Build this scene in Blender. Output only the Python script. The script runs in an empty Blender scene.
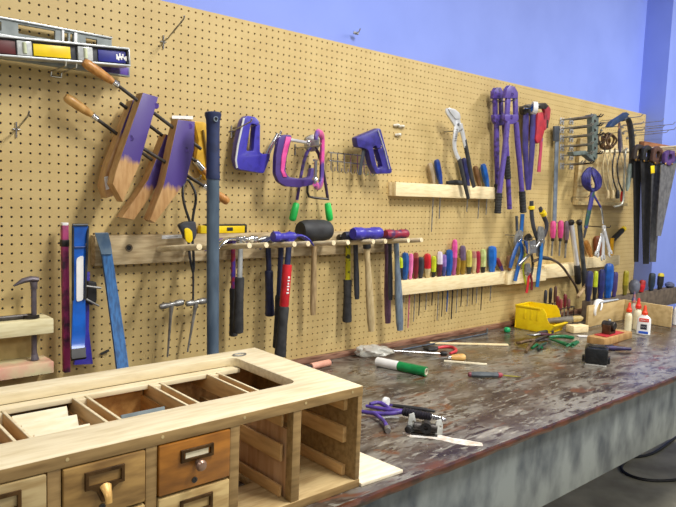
import bpy, bmesh, math, random
from mathutils import Vector as V_, Vector as V, Matrix, Euler
random.seed(7)
C = bpy.context.scene.collection
S = bpy.context.scene
PI = math.pi

# ------------------------------------------------------------------ camera
F = 660.34
YAW, PITCH, ROLL = [math.radians(a) for a in (41.617, -5.4099, 2.0953)]
CAM = V((0, -1.9639, 1.55))
_fw = V((math.sin(YAW)*math.cos(PITCH), math.cos(YAW)*math.cos(PITCH), math.sin(PITCH)))
_r0 = V((math.cos(YAW), -math.sin(YAW), 0)); _u0 = _r0.cross(_fw)
_r = _r0*math.cos(ROLL) + _u0*math.sin(ROLL)
_u = _u0*math.cos(ROLL) - _r0*math.sin(ROLL)
def ray(x, y): return _fw + _r*((x-338)/F) - _u*((y-253.5)/F)
def W(x, y, d=0.0):                 # point standing d in front of the pegboard
    v = ray(x, y); return CAM + v*((-d-CAM.y)/v.y)
def Z(x, y, z):                     # point on a level surface
    v = ray(x, y); return CAM + v*((z-CAM.z)/v.z)
cd = bpy.data.cameras.new('camera'); co = bpy.data.objects.new('camera', cd); C.objects.link(co)
cd.sensor_width = 36; cd.lens = F*36/676; cd.clip_start = .02
co.matrix_world = Matrix(((_r.x, _u.x, -_fw.x, CAM.x), (_r.y, _u.y, -_fw.y, CAM.y), (_r.z, _u.z, -_fw.z, CAM.z), (0, 0, 0, 1)))
S.camera = co

# ------------------------------------------------------------------ materials
def lin(c):
    o = []
    for k in c:
        k /= 255.0
        o.append(k/12.92 if k <= .04045 else ((k+.055)/1.055)**2.4)
    return (o[0], o[1], o[2], 1)
_mc = {}
def mat(c, c2=None, rough=.5, metal=0.0, scale=30, stretch=(1, 1, 1), bump=0.0, lo=.4, hi=.65, trans=0.0, split=None, coat=0.0, detail=4, face=False):
    key = repr((c, c2, rough, metal, scale, stretch, bump, lo, hi, trans, split, coat, face))
    if key in _mc: return _mc[key]
    m = bpy.data.materials.new('surface'); m.use_nodes = True
    nt = m.node_tree; N = nt.nodes; L = nt.links; b = N['Principled BSDF']
    b.inputs['Roughness'].default_value = rough; b.inputs['Metallic'].default_value = metal
    b.inputs['Transmission Weight'].default_value = trans
    b.inputs['Coat Weight'].default_value = coat; b.inputs['Coat Roughness'].default_value = .15
    tc = N.new('ShaderNodeTexCoord'); mp = N.new('ShaderNodeMapping'); mp.inputs['Scale'].default_value = stretch
    L.new(tc.outputs['Object'], mp.inputs['Vector'])
    nz = N.new('ShaderNodeTexNoise'); nz.inputs['Scale'].default_value = scale; nz.inputs['Detail'].default_value = detail
    L.new(mp.outputs['Vector'], nz.inputs['Vector'])
    mx = N.new('ShaderNodeMix'); mx.data_type = 'RGBA'
    mx.inputs[6].default_value = lin(c); mx.inputs[7].default_value = lin(c2 or tuple(k*.88 for k in c))
    rp = N.new('ShaderNodeMapRange'); rp.inputs['From Min'].default_value = lo; rp.inputs['From Max'].default_value = hi
    L.new(nz.outputs['Fac'], rp.inputs['Value']); L.new(rp.outputs['Result'], mx.inputs[0])
    out = mx.outputs[2]
    if split:                        # paint that stops at a line across the piece
        axis, t, soft, col = split
        dp = N.new('ShaderNodeVectorMath'); dp.operation = 'DOT_PRODUCT'; dp.inputs[1].default_value = axis
        L.new(tc.outputs['Object'], dp.inputs[0])
        ad = N.new('ShaderNodeMath'); ad.operation = 'MULTIPLY_ADD'; ad.inputs[1].default_value = soft*2.0
        L.new(nz.outputs['Fac'], ad.inputs[0]); L.new(dp.outputs['Value'], ad.inputs[2])
        r2 = N.new('ShaderNodeMapRange'); r2.inputs['From Min'].default_value = t+soft*.6; r2.inputs['From Max'].default_value = t+soft*1.4
        L.new(ad.outputs[0], r2.inputs['Value'])
        m2 = N.new('ShaderNodeMix'); m2.data_type = 'RGBA'; m2.inputs[7].default_value = lin(col)
        fac = r2.outputs['Result']
        if face:                     # only the broad face was painted
            ge = N.new('ShaderNodeNewGeometry'); sp = N.new('ShaderNodeSeparateXYZ'); L.new(ge.outputs['True Normal'], sp.inputs[0])
            lt = N.new('ShaderNodeMath'); lt.operation = 'LESS_THAN'; lt.inputs[1].default_value = -.6; L.new(sp.outputs['Y'], lt.inputs[0])
            ml = N.new('ShaderNodeMath'); ml.operation = 'MULTIPLY'; L.new(fac, ml.inputs[0]); L.new(lt.outputs[0], ml.inputs[1]); fac = ml.outputs[0]
        L.new(fac, m2.inputs[0]); L.new(out, m2.inputs[6]); out = m2.outputs[2]
    L.new(out, b.inputs['Base Color'])
    if bump:
        bp = N.new('ShaderNodeBump'); bp.inputs['Strength'].default_value = bump; bp.inputs['Distance'].default_value = .002
        L.new(nz.outputs['Fac'], bp.inputs['Height']); L.new(bp.outputs['Normal'], b.inputs['Normal'])
    _mc[key] = m
    return m

PINE = mat((246, 228, 184), (230, 206, 156), rough=.6, scale=14, stretch=(1.2, 9, 9), lo=.42, hi=.68)
PALEPINE = mat((232, 222, 180), (214, 200, 152), rough=.65, scale=14, stretch=(1.2, 9, 9), lo=.4, hi=.7)
BOXWOOD = mat((190, 166, 120), (152, 124, 80), rough=.55, scale=9, stretch=(1.3, 9, 9), lo=.38, hi=.72)
BOXTOP = mat((228, 214, 180), (206, 188, 148), rough=.55, scale=9, stretch=(1.3, 9, 9), lo=.4, hi=.75)
SLATWOOD = mat((206, 168, 112), (178, 138, 86), rough=.5, scale=9, stretch=(9, 1.3, 9), lo=.38, hi=.72)
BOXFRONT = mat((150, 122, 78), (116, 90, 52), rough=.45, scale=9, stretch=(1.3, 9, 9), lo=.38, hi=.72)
INNERWOOD = mat((176, 132, 80), (140, 100, 56), rough=.5, scale=9, stretch=(9, 1.3, 9), lo=.38, hi=.72)
OLDPINE = mat((196, 176, 138), (160, 136, 98), rough=.7, scale=10, stretch=(1.2, 8, 8))
DOWEL = mat((234, 220, 186), (208, 190, 150), rough=.6, scale=30, stretch=(3, 1, 3))
CLAMPWOOD = (198, 158, 108)
HANDLEWOOD = mat((196, 140, 74), (164, 108, 50), rough=.35, scale=30, stretch=(3, 3, 1))
ASH = mat((196, 176, 134), (168, 146, 104), rough=.55, scale=30, stretch=(4, 4, .7))
OLDHANDLE = mat((176, 150, 110), (140, 116, 80), rough=.6, scale=30, stretch=(4, 4, .7))
STEEL = mat((176, 176, 174), (130, 129, 128), rough=.35, metal=.75, scale=40)
CHROME = mat((222, 222, 226), (190, 192, 198), rough=.16, metal=1.0, scale=20)
DARKSTEEL = mat((84, 80, 78), (52, 48, 46), rough=.42, metal=.75, scale=40)
ALU = mat((196, 200, 202), (172, 176, 178), rough=.38, metal=.55, scale=30)
GREYPAINT = mat((150, 158, 158), (128, 136, 136), rough=.5, scale=30)
BLACK = mat((26, 26, 28), (38, 38, 40), rough=.5, scale=40)
RUBBER = mat((34, 34, 36), (54, 54, 56), rough=.75, scale=40)
DARKIN = mat((44, 42, 42), (30, 28, 28), rough=.7)
PURPLE = mat((92, 74, 156), (74, 56, 128), rough=.4, scale=60, lo=.5, hi=.7)
WORNPURPLE = mat((92, 70, 160), (58, 46, 96), rough=.45, scale=50, lo=.45, hi=.62)
BLUEPURPLE = mat((66, 60, 172), (50, 46, 132), rough=.32, scale=40, lo=.5, hi=.75)
NAVY = mat((36, 44, 84), (26, 32, 60), rough=.5, scale=40)
BLUE = mat((24, 96, 186), (16, 72, 150), rough=.35, scale=40)
STEELBLUE = mat((62, 116, 176), (48, 84, 130), rough=.4, metal=.15, scale=24, stretch=(6, 6, 1))
PINK = mat((232, 92, 168), (204, 66, 140), rough=.4, scale=30)
MAGENTA = mat((168, 52, 108), (72, 40, 62), rough=.5, scale=26, lo=.45, hi=.62)
BRIGHT = mat((232, 234, 238), (214, 216, 220), rough=.25, metal=.45, scale=20)
RED = mat((206, 34, 44), (176, 24, 36), rough=.4, scale=30)
DARKRED = mat((124, 32, 44), (92, 26, 36), rough=.4, scale=30)
GREEN = mat((38, 206, 92), (26, 178, 76), rough=.4, scale=30)
DKGREEN = mat((18, 112, 66), (12, 86, 50), rough=.35, scale=30)
YELLOW = mat((244, 214, 22), (232, 196, 14), rough=.35, scale=20)
AMBER = mat((156, 124, 36), (128, 98, 26), rough=.25, scale=30)
LIME = mat((200, 214, 44), (168, 184, 30), rough=.35, scale=30)
WHITE = mat((240, 240, 240), (228, 228, 226), rough=.45, scale=30)
CREAM = mat((234, 226, 200), (222, 208, 172), rough=.7, scale=16, stretch=(1, 5, 5))
SLATE = mat((112, 124, 128), (96, 108, 112), rough=.6)
CHARCOAL = mat((56, 58, 66), (42, 44, 50), rough=.5)
LILAC = mat((150, 120, 190), (120, 92, 160), rough=.4, scale=40)
BRONZE = mat((98, 72, 44), (66, 48, 30), rough=.38, metal=.8, scale=40)
BRASS = mat((190, 150, 84), (150, 112, 58), rough=.35, metal=.7, scale=40)
CLEARTAN = mat((206, 186, 140), (180, 158, 110), rough=.2, scale=30)

# ------------------------------------------------------------------ mesh builder
def frame_of(t, up=V((0, 0, 1))):
    t = t.normalized()
    if abs(t.dot(up)) > .95: up = V((0, -1, 0)) if abs(t.y) < .9 else V((1, 0, 0))
    a = t.cross(up).normalized(); return a, a.cross(t).normalized()
class M:
    def __init__(s): s.bm = bmesh.new()
    def add(s, vs, fs):
        bv = [s.bm.verts.new(v) for v in vs]
        for f in fs:
            try: s.bm.faces.new([bv[i] for i in f])
            except ValueError: pass
        return s
    def merge(s, b2):
        me = bpy.data.meshes.new('t'); b2.to_mesh(me); b2.free(); s.bm.from_mesh(me); bpy.data.meshes.remove(me); return s
    def box(s, lo, hi, bev=0.0, rot=None, piv=None):
        b = bmesh.new(); bmesh.ops.create_cube(b, size=1)
        lo, hi = V(lo), V(hi)
        for v in b.verts: v.co = V([lo[i]+(v.co[i]+.5)*(hi[i]-lo[i]) for i in range(3)])
        if bev: bmesh.ops.bevel(b, geom=b.edges[:], offset=bev, segments=2, affect='EDGES', profile=.5)
        if rot is not None:
            c = V(piv) if piv is not None else (lo+hi)/2
            for v in b.verts: v.co = c + rot @ (v.co-c)
        return s.merge(b)
    def obox(s, c, X, Y, H, size, bev=0.0):       # box in a frame of its own
        b = bmesh.new(); bmesh.ops.create_cube(b, size=1)
        for v in b.verts: v.co = V((v.co.x*size[0], v.co.y*size[1], v.co.z*size[2]))
        if bev: bmesh.ops.bevel(b, geom=b.edges[:], offset=bev, segments=2, affect='EDGES', profile=.5)
        for v in b.verts: v.co = V(c)+X*v.co.x+Y*v.co.y+H*v.co.z
        return s.merge(b)
    def tube(s, pts, r, n=10, flat=1.0, up=None, closed=False, smooth=0):
        pts = [V(p) for p in pts]
        if smooth: 
            for _ in range(smooth):
                q = [pts[0]] if not closed else []
                for i in range(len(pts)-(0 if closed else 1)):
                    a, b = pts[i], pts[(i+1) % len(pts)]
                    q += [a*.75+b*.25, a*.25+b*.75]
                if not closed: q.append(pts[-1])
                pts = q
        k = len(pts)
        if isinstance(r, (int, float)): rr = [r]*k
        elif len(r) == k: rr = r
        else:
            rr = []
            for i in range(k):
                t = i/(k-1)*(len(r)-1); j = min(int(t), len(r)-2); rr.append(r[j]+(r[j+1]-r[j])*(t-j))
        rings = []; a0 = None
        for i in range(k):
            if closed: t = pts[(i+1) % k]-pts[i-1]
            else: t = pts[min(i+1, k-1)]-pts[max(i-1, 0)]
            if t.length < 1e-9: t = V((0, 0, 1))
            t.normalize()
            if a0 is None:
                a, b = frame_of(t, up) if up is not None else frame_of(t)
            else:
                a = (a0-t*a0.dot(t)); a.normalize(); b = a.cross(t).normalized()
            a0 = a
            rings.append([pts[i]+(a*math.cos(2*PI*j/n)+b*flat*math.sin(2*PI*j/n))*rr[i] for j in range(n)])
        vs = [v for R in rings for v in R]; fs = []
        for i in range(k if closed else k-1):
            i2 = (i+1) % k
            for j in range(n): fs.append((i*n+j, i*n+(j+1) % n, i2*n+(j+1) % n, i2*n+j))
        if not closed: fs += [tuple(range(n))[::-1], tuple((k-1)*n+j for j in range(n))]
        return s.add(vs, fs)
    def lathe(s, p, q, prof, n=16, flute=0, fa=.0):   # prof: (fraction along p-q, radius)
        p, q = V(p), V(q); t = (q-p); L_ = t.length; a, b = frame_of(t); t.normalize()
        vs, fs = [], []
        for (h, r) in prof:
            for j in range(n):
                th = 2*PI*j/n; rj = r*(1+(fa*math.cos(flute*th) if flute else 0))
                vs.append(p+t*(h*L_)+(a*math.cos(th)+b*math.sin(th))*rj)
        k = len(prof)
        for i in range(k-1):
            for j in range(n): fs.append((i*n+j, i*n+(j+1) % n, (i+1)*n+(j+1) % n, (i+1)*n+j))
        fs += [tuple(range(n))[::-1], tuple((k-1)*n+j for j in range(n))]
        return s.add(vs, fs)
    def cyl(s, p, q, r, n=16, bev=.12):
        L_ = (V(q)-V(p)).length; e = min(r*bev/L_, .3)
        return s.lathe(p, q, [(0, r*(1-bev)), (e, r), (1-e, r), (1, r*(1-bev))], n)
    def hollow(s, p, q, ro, ri, n=20):              # open-ended pipe or ring
        p, q = V(p), V(q); a, b = frame_of(q-p); vs, fs = [], []
        for (o, r) in ((p, ro), (q, ro), (q, ri), (p, ri)):
            vs += [o+(a*math.cos(2*PI*j/n)+b*math.sin(2*PI*j/n))*r for j in range(n)]
        for i in range(4):
            for j in range(n): fs.append((i*n+j, i*n+(j+1) % n, ((i+1) % 4)*n+(j+1) % n, ((i+1) % 4)*n+j))
        return s.add(vs, fs)
    def plate(s, outline, holes=(), th=.01, O=V((0, 0, 0)), U=V((1, 0, 0)), Vv=V((0, 0, 1)), bev=0.0):
        cu = bpy.data.curves.new('t', 'CURVE'); cu.dimensions = '2D'; cu.fill_mode = 'BOTH'
        cu.extrude = max(th/2-bev, 1e-4); cu.bevel_depth = bev; cu.bevel_resolution = 1; cu.offset = -bev
        for pl in [outline]+list(holes):
            sp = cu.splines.new('POLY'); sp.points.add(len(pl)-1); sp.use_cyclic_u = True
            for i, (x, y) in enumerate(pl): sp.points[i].co = (x, y, 0, 1)
        ob = bpy.data.objects.new('t', cu); C.objects.link(ob)
        me = bpy.data.meshes.new_from_object(ob.evaluated_get(bpy.context.evaluated_depsgraph_get()))
        Nn = U.cross(Vv)
        b = bmesh.new(); b.from_mesh(me)
        bmesh.ops.remove_doubles(b, verts=b.verts[:], dist=1e-6)
        for v in b.verts: v.co = O+U*v.co.x+Vv*v.co.y+Nn*v.co.z
        bpy.data.objects.remove(ob); bpy.data.curves.remove(cu); bpy.data.meshes.remove(me)
        return s.merge(b)
    def wplate(s, px, d, th, holes=(), bev=0.0, rnd=0):    # flat piece parallel to the board; its front face is d away
        f = lambda pl: [(lambda p: (p.x, p.z))(W(x, y, d)) for (x, y) in pl]
        def sm(pl):                  # round the corners
            for _ in range(rnd):
                q = []
                for i in range(len(pl)):
                    o, a, b = V(pl[i-1]), V(pl[i]), V(pl[(i+1) % len(pl)])
                    r = .007
                    u, w = o-a, b-a
                    cu = min(r, u.length*.35); cw = min(r, w.length*.35)
                    p0 = a+u.normalized()*cu; p2 = a+w.normalized()*cw
                    q += [tuple(p0), tuple(p0*.25+a*.5+p2*.25), tuple(p2)]
                pl = q
            return pl
        return s.plate(sm(f(px)), [sm(f(h)) for h in holes], th, O=V((0, -(d-th/2), 0)), bev=bev)
    def ball(s, c, r, sc=(1, 1, 1), n=14):
        b = bmesh.new(); bmesh.ops.create_uvsphere(b, u_segments=n, v_segments=max(6, n//2), radius=1)
        for v in b.verts: v.co = V(c)+V((v.co.x*sc[0]*r, v.co.y*sc[1]*r, v.co.z*sc[2]*r))
        return s.merge(b)

def emit(name, m, material, origin, parent=None, sharp=40):
    bm = m.bm
    bmesh.ops.recalc_face_normals(bm, faces=bm.faces[:])
    for v in bm.verts: v.co -= origin
    ca = math.radians(sharp)
    for f in bm.faces: f.smooth = True
    for e in bm.edges:
        if len(e.link_faces) != 2 or e.calc_face_angle(9) > ca: e.smooth = False
    me = bpy.data.meshes.new(name); bm.to_mesh(me); bm.free()
    me.materials.append(material)
    o = bpy.data.objects.new(name, me); C.objects.link(o)
    if parent: o.parent = parent
    return o
class T:                                    # a thing made of parts
    def __init__(s, name, label, cat, loc, group=None):
        s.o = bpy.data.objects.new(name, None); s.o.empty_display_size = .02
        C.objects.link(s.o); s.loc = V(loc); s.o.location = s.loc
        s.o['label'] = label; s.o['category'] = cat
        if group: s.o['group'] = group
    def p(s, name, m, material, under=None, label=None):
        o = emit(name, m, material, s.loc, under or s.o)
        if label: o['label'] = label
        return o
def solo(name, m, material, label, cat, loc, group=None):
    o = emit(name, m, material, V(loc)); o.location = V(loc)
    o['label'] = label; o['category'] = cat
    if group: o['group'] = group
    return o
def struct(name, m, material, loc=(0, 0, 0)):
    o = emit(name, m, material, V(loc)); o.location = V(loc); o['kind'] = 'structure'; return o

X, Y, UP = V((1, 0, 0)), V((0, 1, 0)), V((0, 0, 1))
ZB = .878                                   # bench top height

# ------------------------------------------------------------------ the room
XP = W(646, 117).x                          # where the pegboard meets the pillar
PF = -.115                                  # front of the pillar
WALLBLUE = mat((132, 152, 232), (126, 146, 226), rough=.7, scale=3, bump=.05)
struct('wall_back', M().box((-1.6, .05, 0), (XP, .2, 3.4)), WALLBLUE)
struct('wall_right', M().box((XP, PF, 0), (6.5, .2, 3.4)), WALLBLUE)
struct('floor', M().box((-1.6, -6.5, -.1), (6.5, .2, 0)), mat((178, 174, 154), (136, 132, 116), rough=.7, scale=5, lo=.35, hi=.7, bump=.1))
_m = M()
_m.box((-.3, -.02, ZB), (XP, .0, .9), .002)
struct('trim_1', _m, mat((150, 112, 92), (96, 58, 42), rough=.45, scale=12, stretch=(1, 8, 8)))

def pegboard():
    """perforated panel: every hole is a real hole through 6 mm of hardboard"""
    P = .0254; R = .0034; th = .006
    ox = .50866 - 30*P; oz = 1.55+.07364 - 28*P
    nx, nz = 184, 48
    x0 = ox-P/2; z0 = oz-P/2
    vs, fs = [], []; idx = {}
    def vid(k, co):
        if k not in idx: idx[k] = len(vs); vs.append(co)
        return idx[k]
    oct_ = [(math.cos(PI/4*j), math.sin(PI/4*j)) for j in range(8)]
    sq = [(1, 0), (1, 1), (0, 1), (-1, 1), (-1, 0), (-1, -1), (0, -1), (1, -1)]
    for i in range(nx):
        for j in range(nz):
            cx, cz = ox+i*P, oz+j*P
            for (y, tag) in ((0.0, 0),):
                outer = [vid((2*i+a, 2*j+b), (min(cx+a*P/2, XP-.002), y, cz+b*P/2)) for a, b in sq]
            base = len(vs)
            for y in (0.0, th):
                for a, b in oct_: vs.append((cx+a*R, y, cz+b*R))
            for k in range(8):
                k2 = (k+1) % 8
                fs.append((outer[k], base+k, base+k2, outer[k2]))
                fs.append((base+k, base+8+k, base+8+k2, base+k2))
    me = bpy.data.meshes.new('pegboard'); me.from_pydata(vs, [], fs); me.update()
    xs = x0; xe = min(x0+nx*P, XP-.002); ze = z0+nz*P
    me.materials.append(mat((202, 178, 122), (190, 164, 108), rough=.55, scale=9, lo=.3, hi=.7))
    o = bpy.data.objects.new('pegboard', me); C.objects.link(o)
    o['label'] = 'large tan perforated pegboard covering the wall behind the tools'; o['category'] = 'pegboard'
    # hardboard edge and the batten that carries it off the wall
    f = M(); f.box((xs, .0062, ze-.03), (xe, .0485, ze)); e = emit('edge_batten', f, mat((196, 160, 96)), V((0, 0, 0)), o)
    return ze
PEGTOP = pegboard()

# ------------------------------------------------------------------ the bench
def bench():
    m = bpy.data.materials.new('bench_top'); m.use_nodes = True
    nt = m.node_tree; N = nt.nodes; L = nt.links; b = N['Principled BSDF']
    tc = N.new('ShaderNodeTexCoord')
    def noise(sc, st, det=6, dist=0.0):
        mp = N.new('ShaderNodeMapping'); mp.inputs['Scale'].default_value = st; L.new(tc.outputs['Object'], mp.inputs['Vector'])
        n = N.new('ShaderNodeTexNoise'); n.inputs['Scale'].default_value = sc; n.inputs['Detail'].default_value = det
        n.inputs['Distortion'].default_value = dist; L.new(mp.outputs['Vector'], n.inputs['Vector']); return n.outputs['Fac']
    def ramp(v, lo, hi):
        r = N.new('ShaderNodeMapRange'); r.inputs['From Min'].default_value = lo; r.inputs['From Max'].default_value = hi
        L.new(v, r.inputs['Value']); return r.outputs['Result']
    def mix(f, a, c):
        x = N.new('ShaderNodeMix'); x.data_type = 'RGBA'; L.new(f, x.inputs[0])
        if isinstance(a, tuple): x.inputs[6].default_value = lin(a)
        else: L.new(a, x.inputs[6])
        x.inputs[7].default_value = lin(c); return x.outputs[2]
    c = mix(ramp(noise(3.2, (1, 2.2, 1), 7, .6), .40, .58), (76, 64, 54), (126, 121, 112))
    c = mix(ramp(noise(5, (1, 2.2, 1), 8, .8), .55, .64), c, (46, 34, 28))
    c = mix(ramp(noise(15, (1, 2.6, 1), 9, 1.2), .52, .62), c, (62, 48, 40))
    c = mix(ramp(noise(19, (1, 3.0, 1), 9, 1.0), .58, .66), c, (128, 124, 114))
    c = mix(ramp(noise(6, (1.2, 3, 1), 8, 1.0), .58, .68), c, (98, 60, 38))
    c = mix(ramp(noise(8, (1, 3.0, 1), 10, 1.6), .60, .78), c, (160, 154, 142))
    c = mix(ramp(noise(38, (1, 2, 1), 4, .5), .74, .78), c, (206, 200, 190))
    L.new(c, b.inputs['Base Color']); b.inputs['Coat Weight'].default_value = .2; b.inputs['Coat Roughness'].default_value = .22
    rr = N.new('ShaderNodeMapRange'); rr.inputs['To Min'].default_value = .16; rr.inputs['To Max'].default_value = .42
    L.new(noise(10, (1, 1, 1)), rr.inputs['Value']); L.new(rr.outputs['Result'], b.inputs['Roughness'])
    bp = N.new('ShaderNodeBump'); bp.inputs['Strength'].default_value = .25; bp.inputs['Distance'].default_value = .003
    L.new(noise(26, (1, 2, 1), 8), bp.inputs['Height']); L.new(bp.outputs['Normal'], b.inputs['Normal'])
    t = T('workbench', 'long wooden workbench with a stained glossy top and grey painted apron', 'workbench', (1.9, -.48, 0))
    t.p('bench_top', M().box((-.4, -.962, ZB-.018), (XP-.002, -.0005, ZB), .002), m)
    random.seed(3)
    pts = []; k = 120; XE = XP-.002+.4
    e = M(); vs = []; fs = []
    for i in range(k+1):
        x = -.4+XE*i/k; a = random.uniform(-.0025, .002); c2 = random.uniform(-.002, .002)
        vs += [(x, -.961, ZB+.0005), (x, -.969+a, ZB-.001+c2*.5), (x, -.972+a, ZB-.007+c2), (x, -.970+a, ZB-.015+c2), (x, -.961, ZB-.0155)]
    for i in range(k):
        for j in range(5): fs.append((i*5+j, i*5+(j+1) % 5, (i+1)*5+(j+1) % 5, (i+1)*5+j))
    fs += [(0, 1, 2, 3, 4), tuple(k*5+j for j in range(5))]
    e.add(vs, fs)
    t.p('edge_strip', e, mat((86, 48, 30), (44, 28, 22), rough=.3, scale=18, stretch=(1, 1, 3), bump=.5), label='chipped reddish brown front edge')
    t.p('apron', M().box((-.4, -.940, .605), (XP-.002, -.915, ZB-.0185), .002), mat((132, 139, 140), (66, 74, 84), rough=.4, scale=8, stretch=(1.5, 1, .8), lo=.38, hi=.68, bump=.15, detail=8), label='grey painted apron with dark streaks')
    for x in (.1, 1.3, 4.3):
        for y in (-.87, -.12):
            t.p('leg', M().box((x-.045, y-.045, 0), (x+.045, y+.045, ZB-.0185), .003), mat((96, 84, 72), rough=.6, scale=10))
    # dried splash of white paint
    sm = M(); P0 = [Z(a, b, ZB+.0006) for a, b in ((402, 433), (414, 431), (428, 434), (440, 435), (452, 438), (466, 440), (482, 443), (483, 446), (466, 445.5), (452, 443), (440, 440), (426, 438), (410, 437))]
    sm.plate([(p.x, p.y) for p in P0], th=.0012, O=V((0, 0, ZB+.0006)), U=X, Vv=Y)
    t.p('paint_splash', sm, mat((226, 222, 216), (196, 176, 156), rough=.5, scale=40), label='dried white paint splash')
bench()

# ------------------------------------------------------------------ small shared makers
def wire(pts, r=.0022, n=8, smooth=0): return M().tube(pts, r, n, smooth=smooth)
def peg_hook(a, b, label, group=None, r=.0026, kind='straight', mt=None):
    """steel hook: a = pixel where it meets the board, b = (pixel of tip, distance)"""
    p = W(*a, 0.0); q = W(b[0], b[1], b[2])
    t = T('peg_hook', label, 'hook', p, group)
    bp = M(); bp.tube([p+V((0, -.003, .012)), p+V((0, -.003, -.03))], .003, 8); bp.tube([p+V((-.009, -.0032, -.012)), p+V((.009, -.0032, -.012))], .0022, 8)
    t.p('bracket', bp, mt or CHROME)
    mid = p+V((0, -.006, 0))
    t.p('prong', M().tube([mid, mid.lerp(q, .85), q, q+V((0, -.004, .012))], r, 8), mt or CHROME)
    return t
# ------------------------------------------------------------------ card cabinet on the bench
CX0, CX1, CY0, CY1, CZ0, CZ1 = .005, 1.017, -.92, -.49, ZB+.0005, 1.115
POSTS = [.018, .18, .343, .508, .68, .832]
def pull(t, drawer, cx, cz, kind, yf):
    f = M(); w, h = .0335, (.0152 if kind == 'lip' else .0118)
    out = [(cx-w, cz-h), (cx+w, cz-h), (cx+w, cz+h), (cx-w, cz+h)]
    if kind == 'lip': out = [(cx-w, cz-h), (cx-w*.72, cz-h), (cx-w*.42, cz-h*1.35), (cx-w*.27, cz-h*2.1), (cx-w*.18, cz-h*2.7), (cx+w*.18, cz-h*2.7), (cx+w*.27, cz-h*2.1), (cx+w*.42, cz-h*1.35), (cx+w*.72, cz-h), (cx+w, cz-h), (cx+w, cz+h), (cx-w, cz+h)]
    f.plate(out, [[(cx-w+.006, cz-h+.006), (cx+w-.006, cz-h+.006), (cx+w-.006, cz+h-.006), (cx-w+.006, cz+h-.006)]], .005, O=V((0, yf-.0025, 0)), bev=.001)
    if kind == 'lip':
        t.p('finger_lip', M().tube([(cx, yf-.002, cz-h+.003), (cx, yf-.010, cz-h-.004), (cx, yf-.017, cz-h-.013), (cx, yf-.019, cz-h-.024)], [.012, .0085, .0062, .0056], 12, flat=.35, up=V((0, -1, 0)), smooth=1), mat((206, 164, 96), (170, 128, 66), rough=.35, metal=.35), drawer, 'brass finger lip')
        t.p('pull', f, BRONZE, drawer, 'bronze label frame')
    else:
        t.p('knob', M().lathe((cx, yf, cz-h-.006), (cx, yf-.024, cz-h-.008), [(0, .004), (.3, .004), (.45, .009), (.75, .0108), (.93, .008), (1, .002)], 16), mat((168, 140, 122), (128, 100, 84), rough=.3, metal=.5), drawer, 'worn silvery knob')
        t.p('pull', f, BRONZE, drawer, 'bronze label frame with a round knob')
    return
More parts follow.
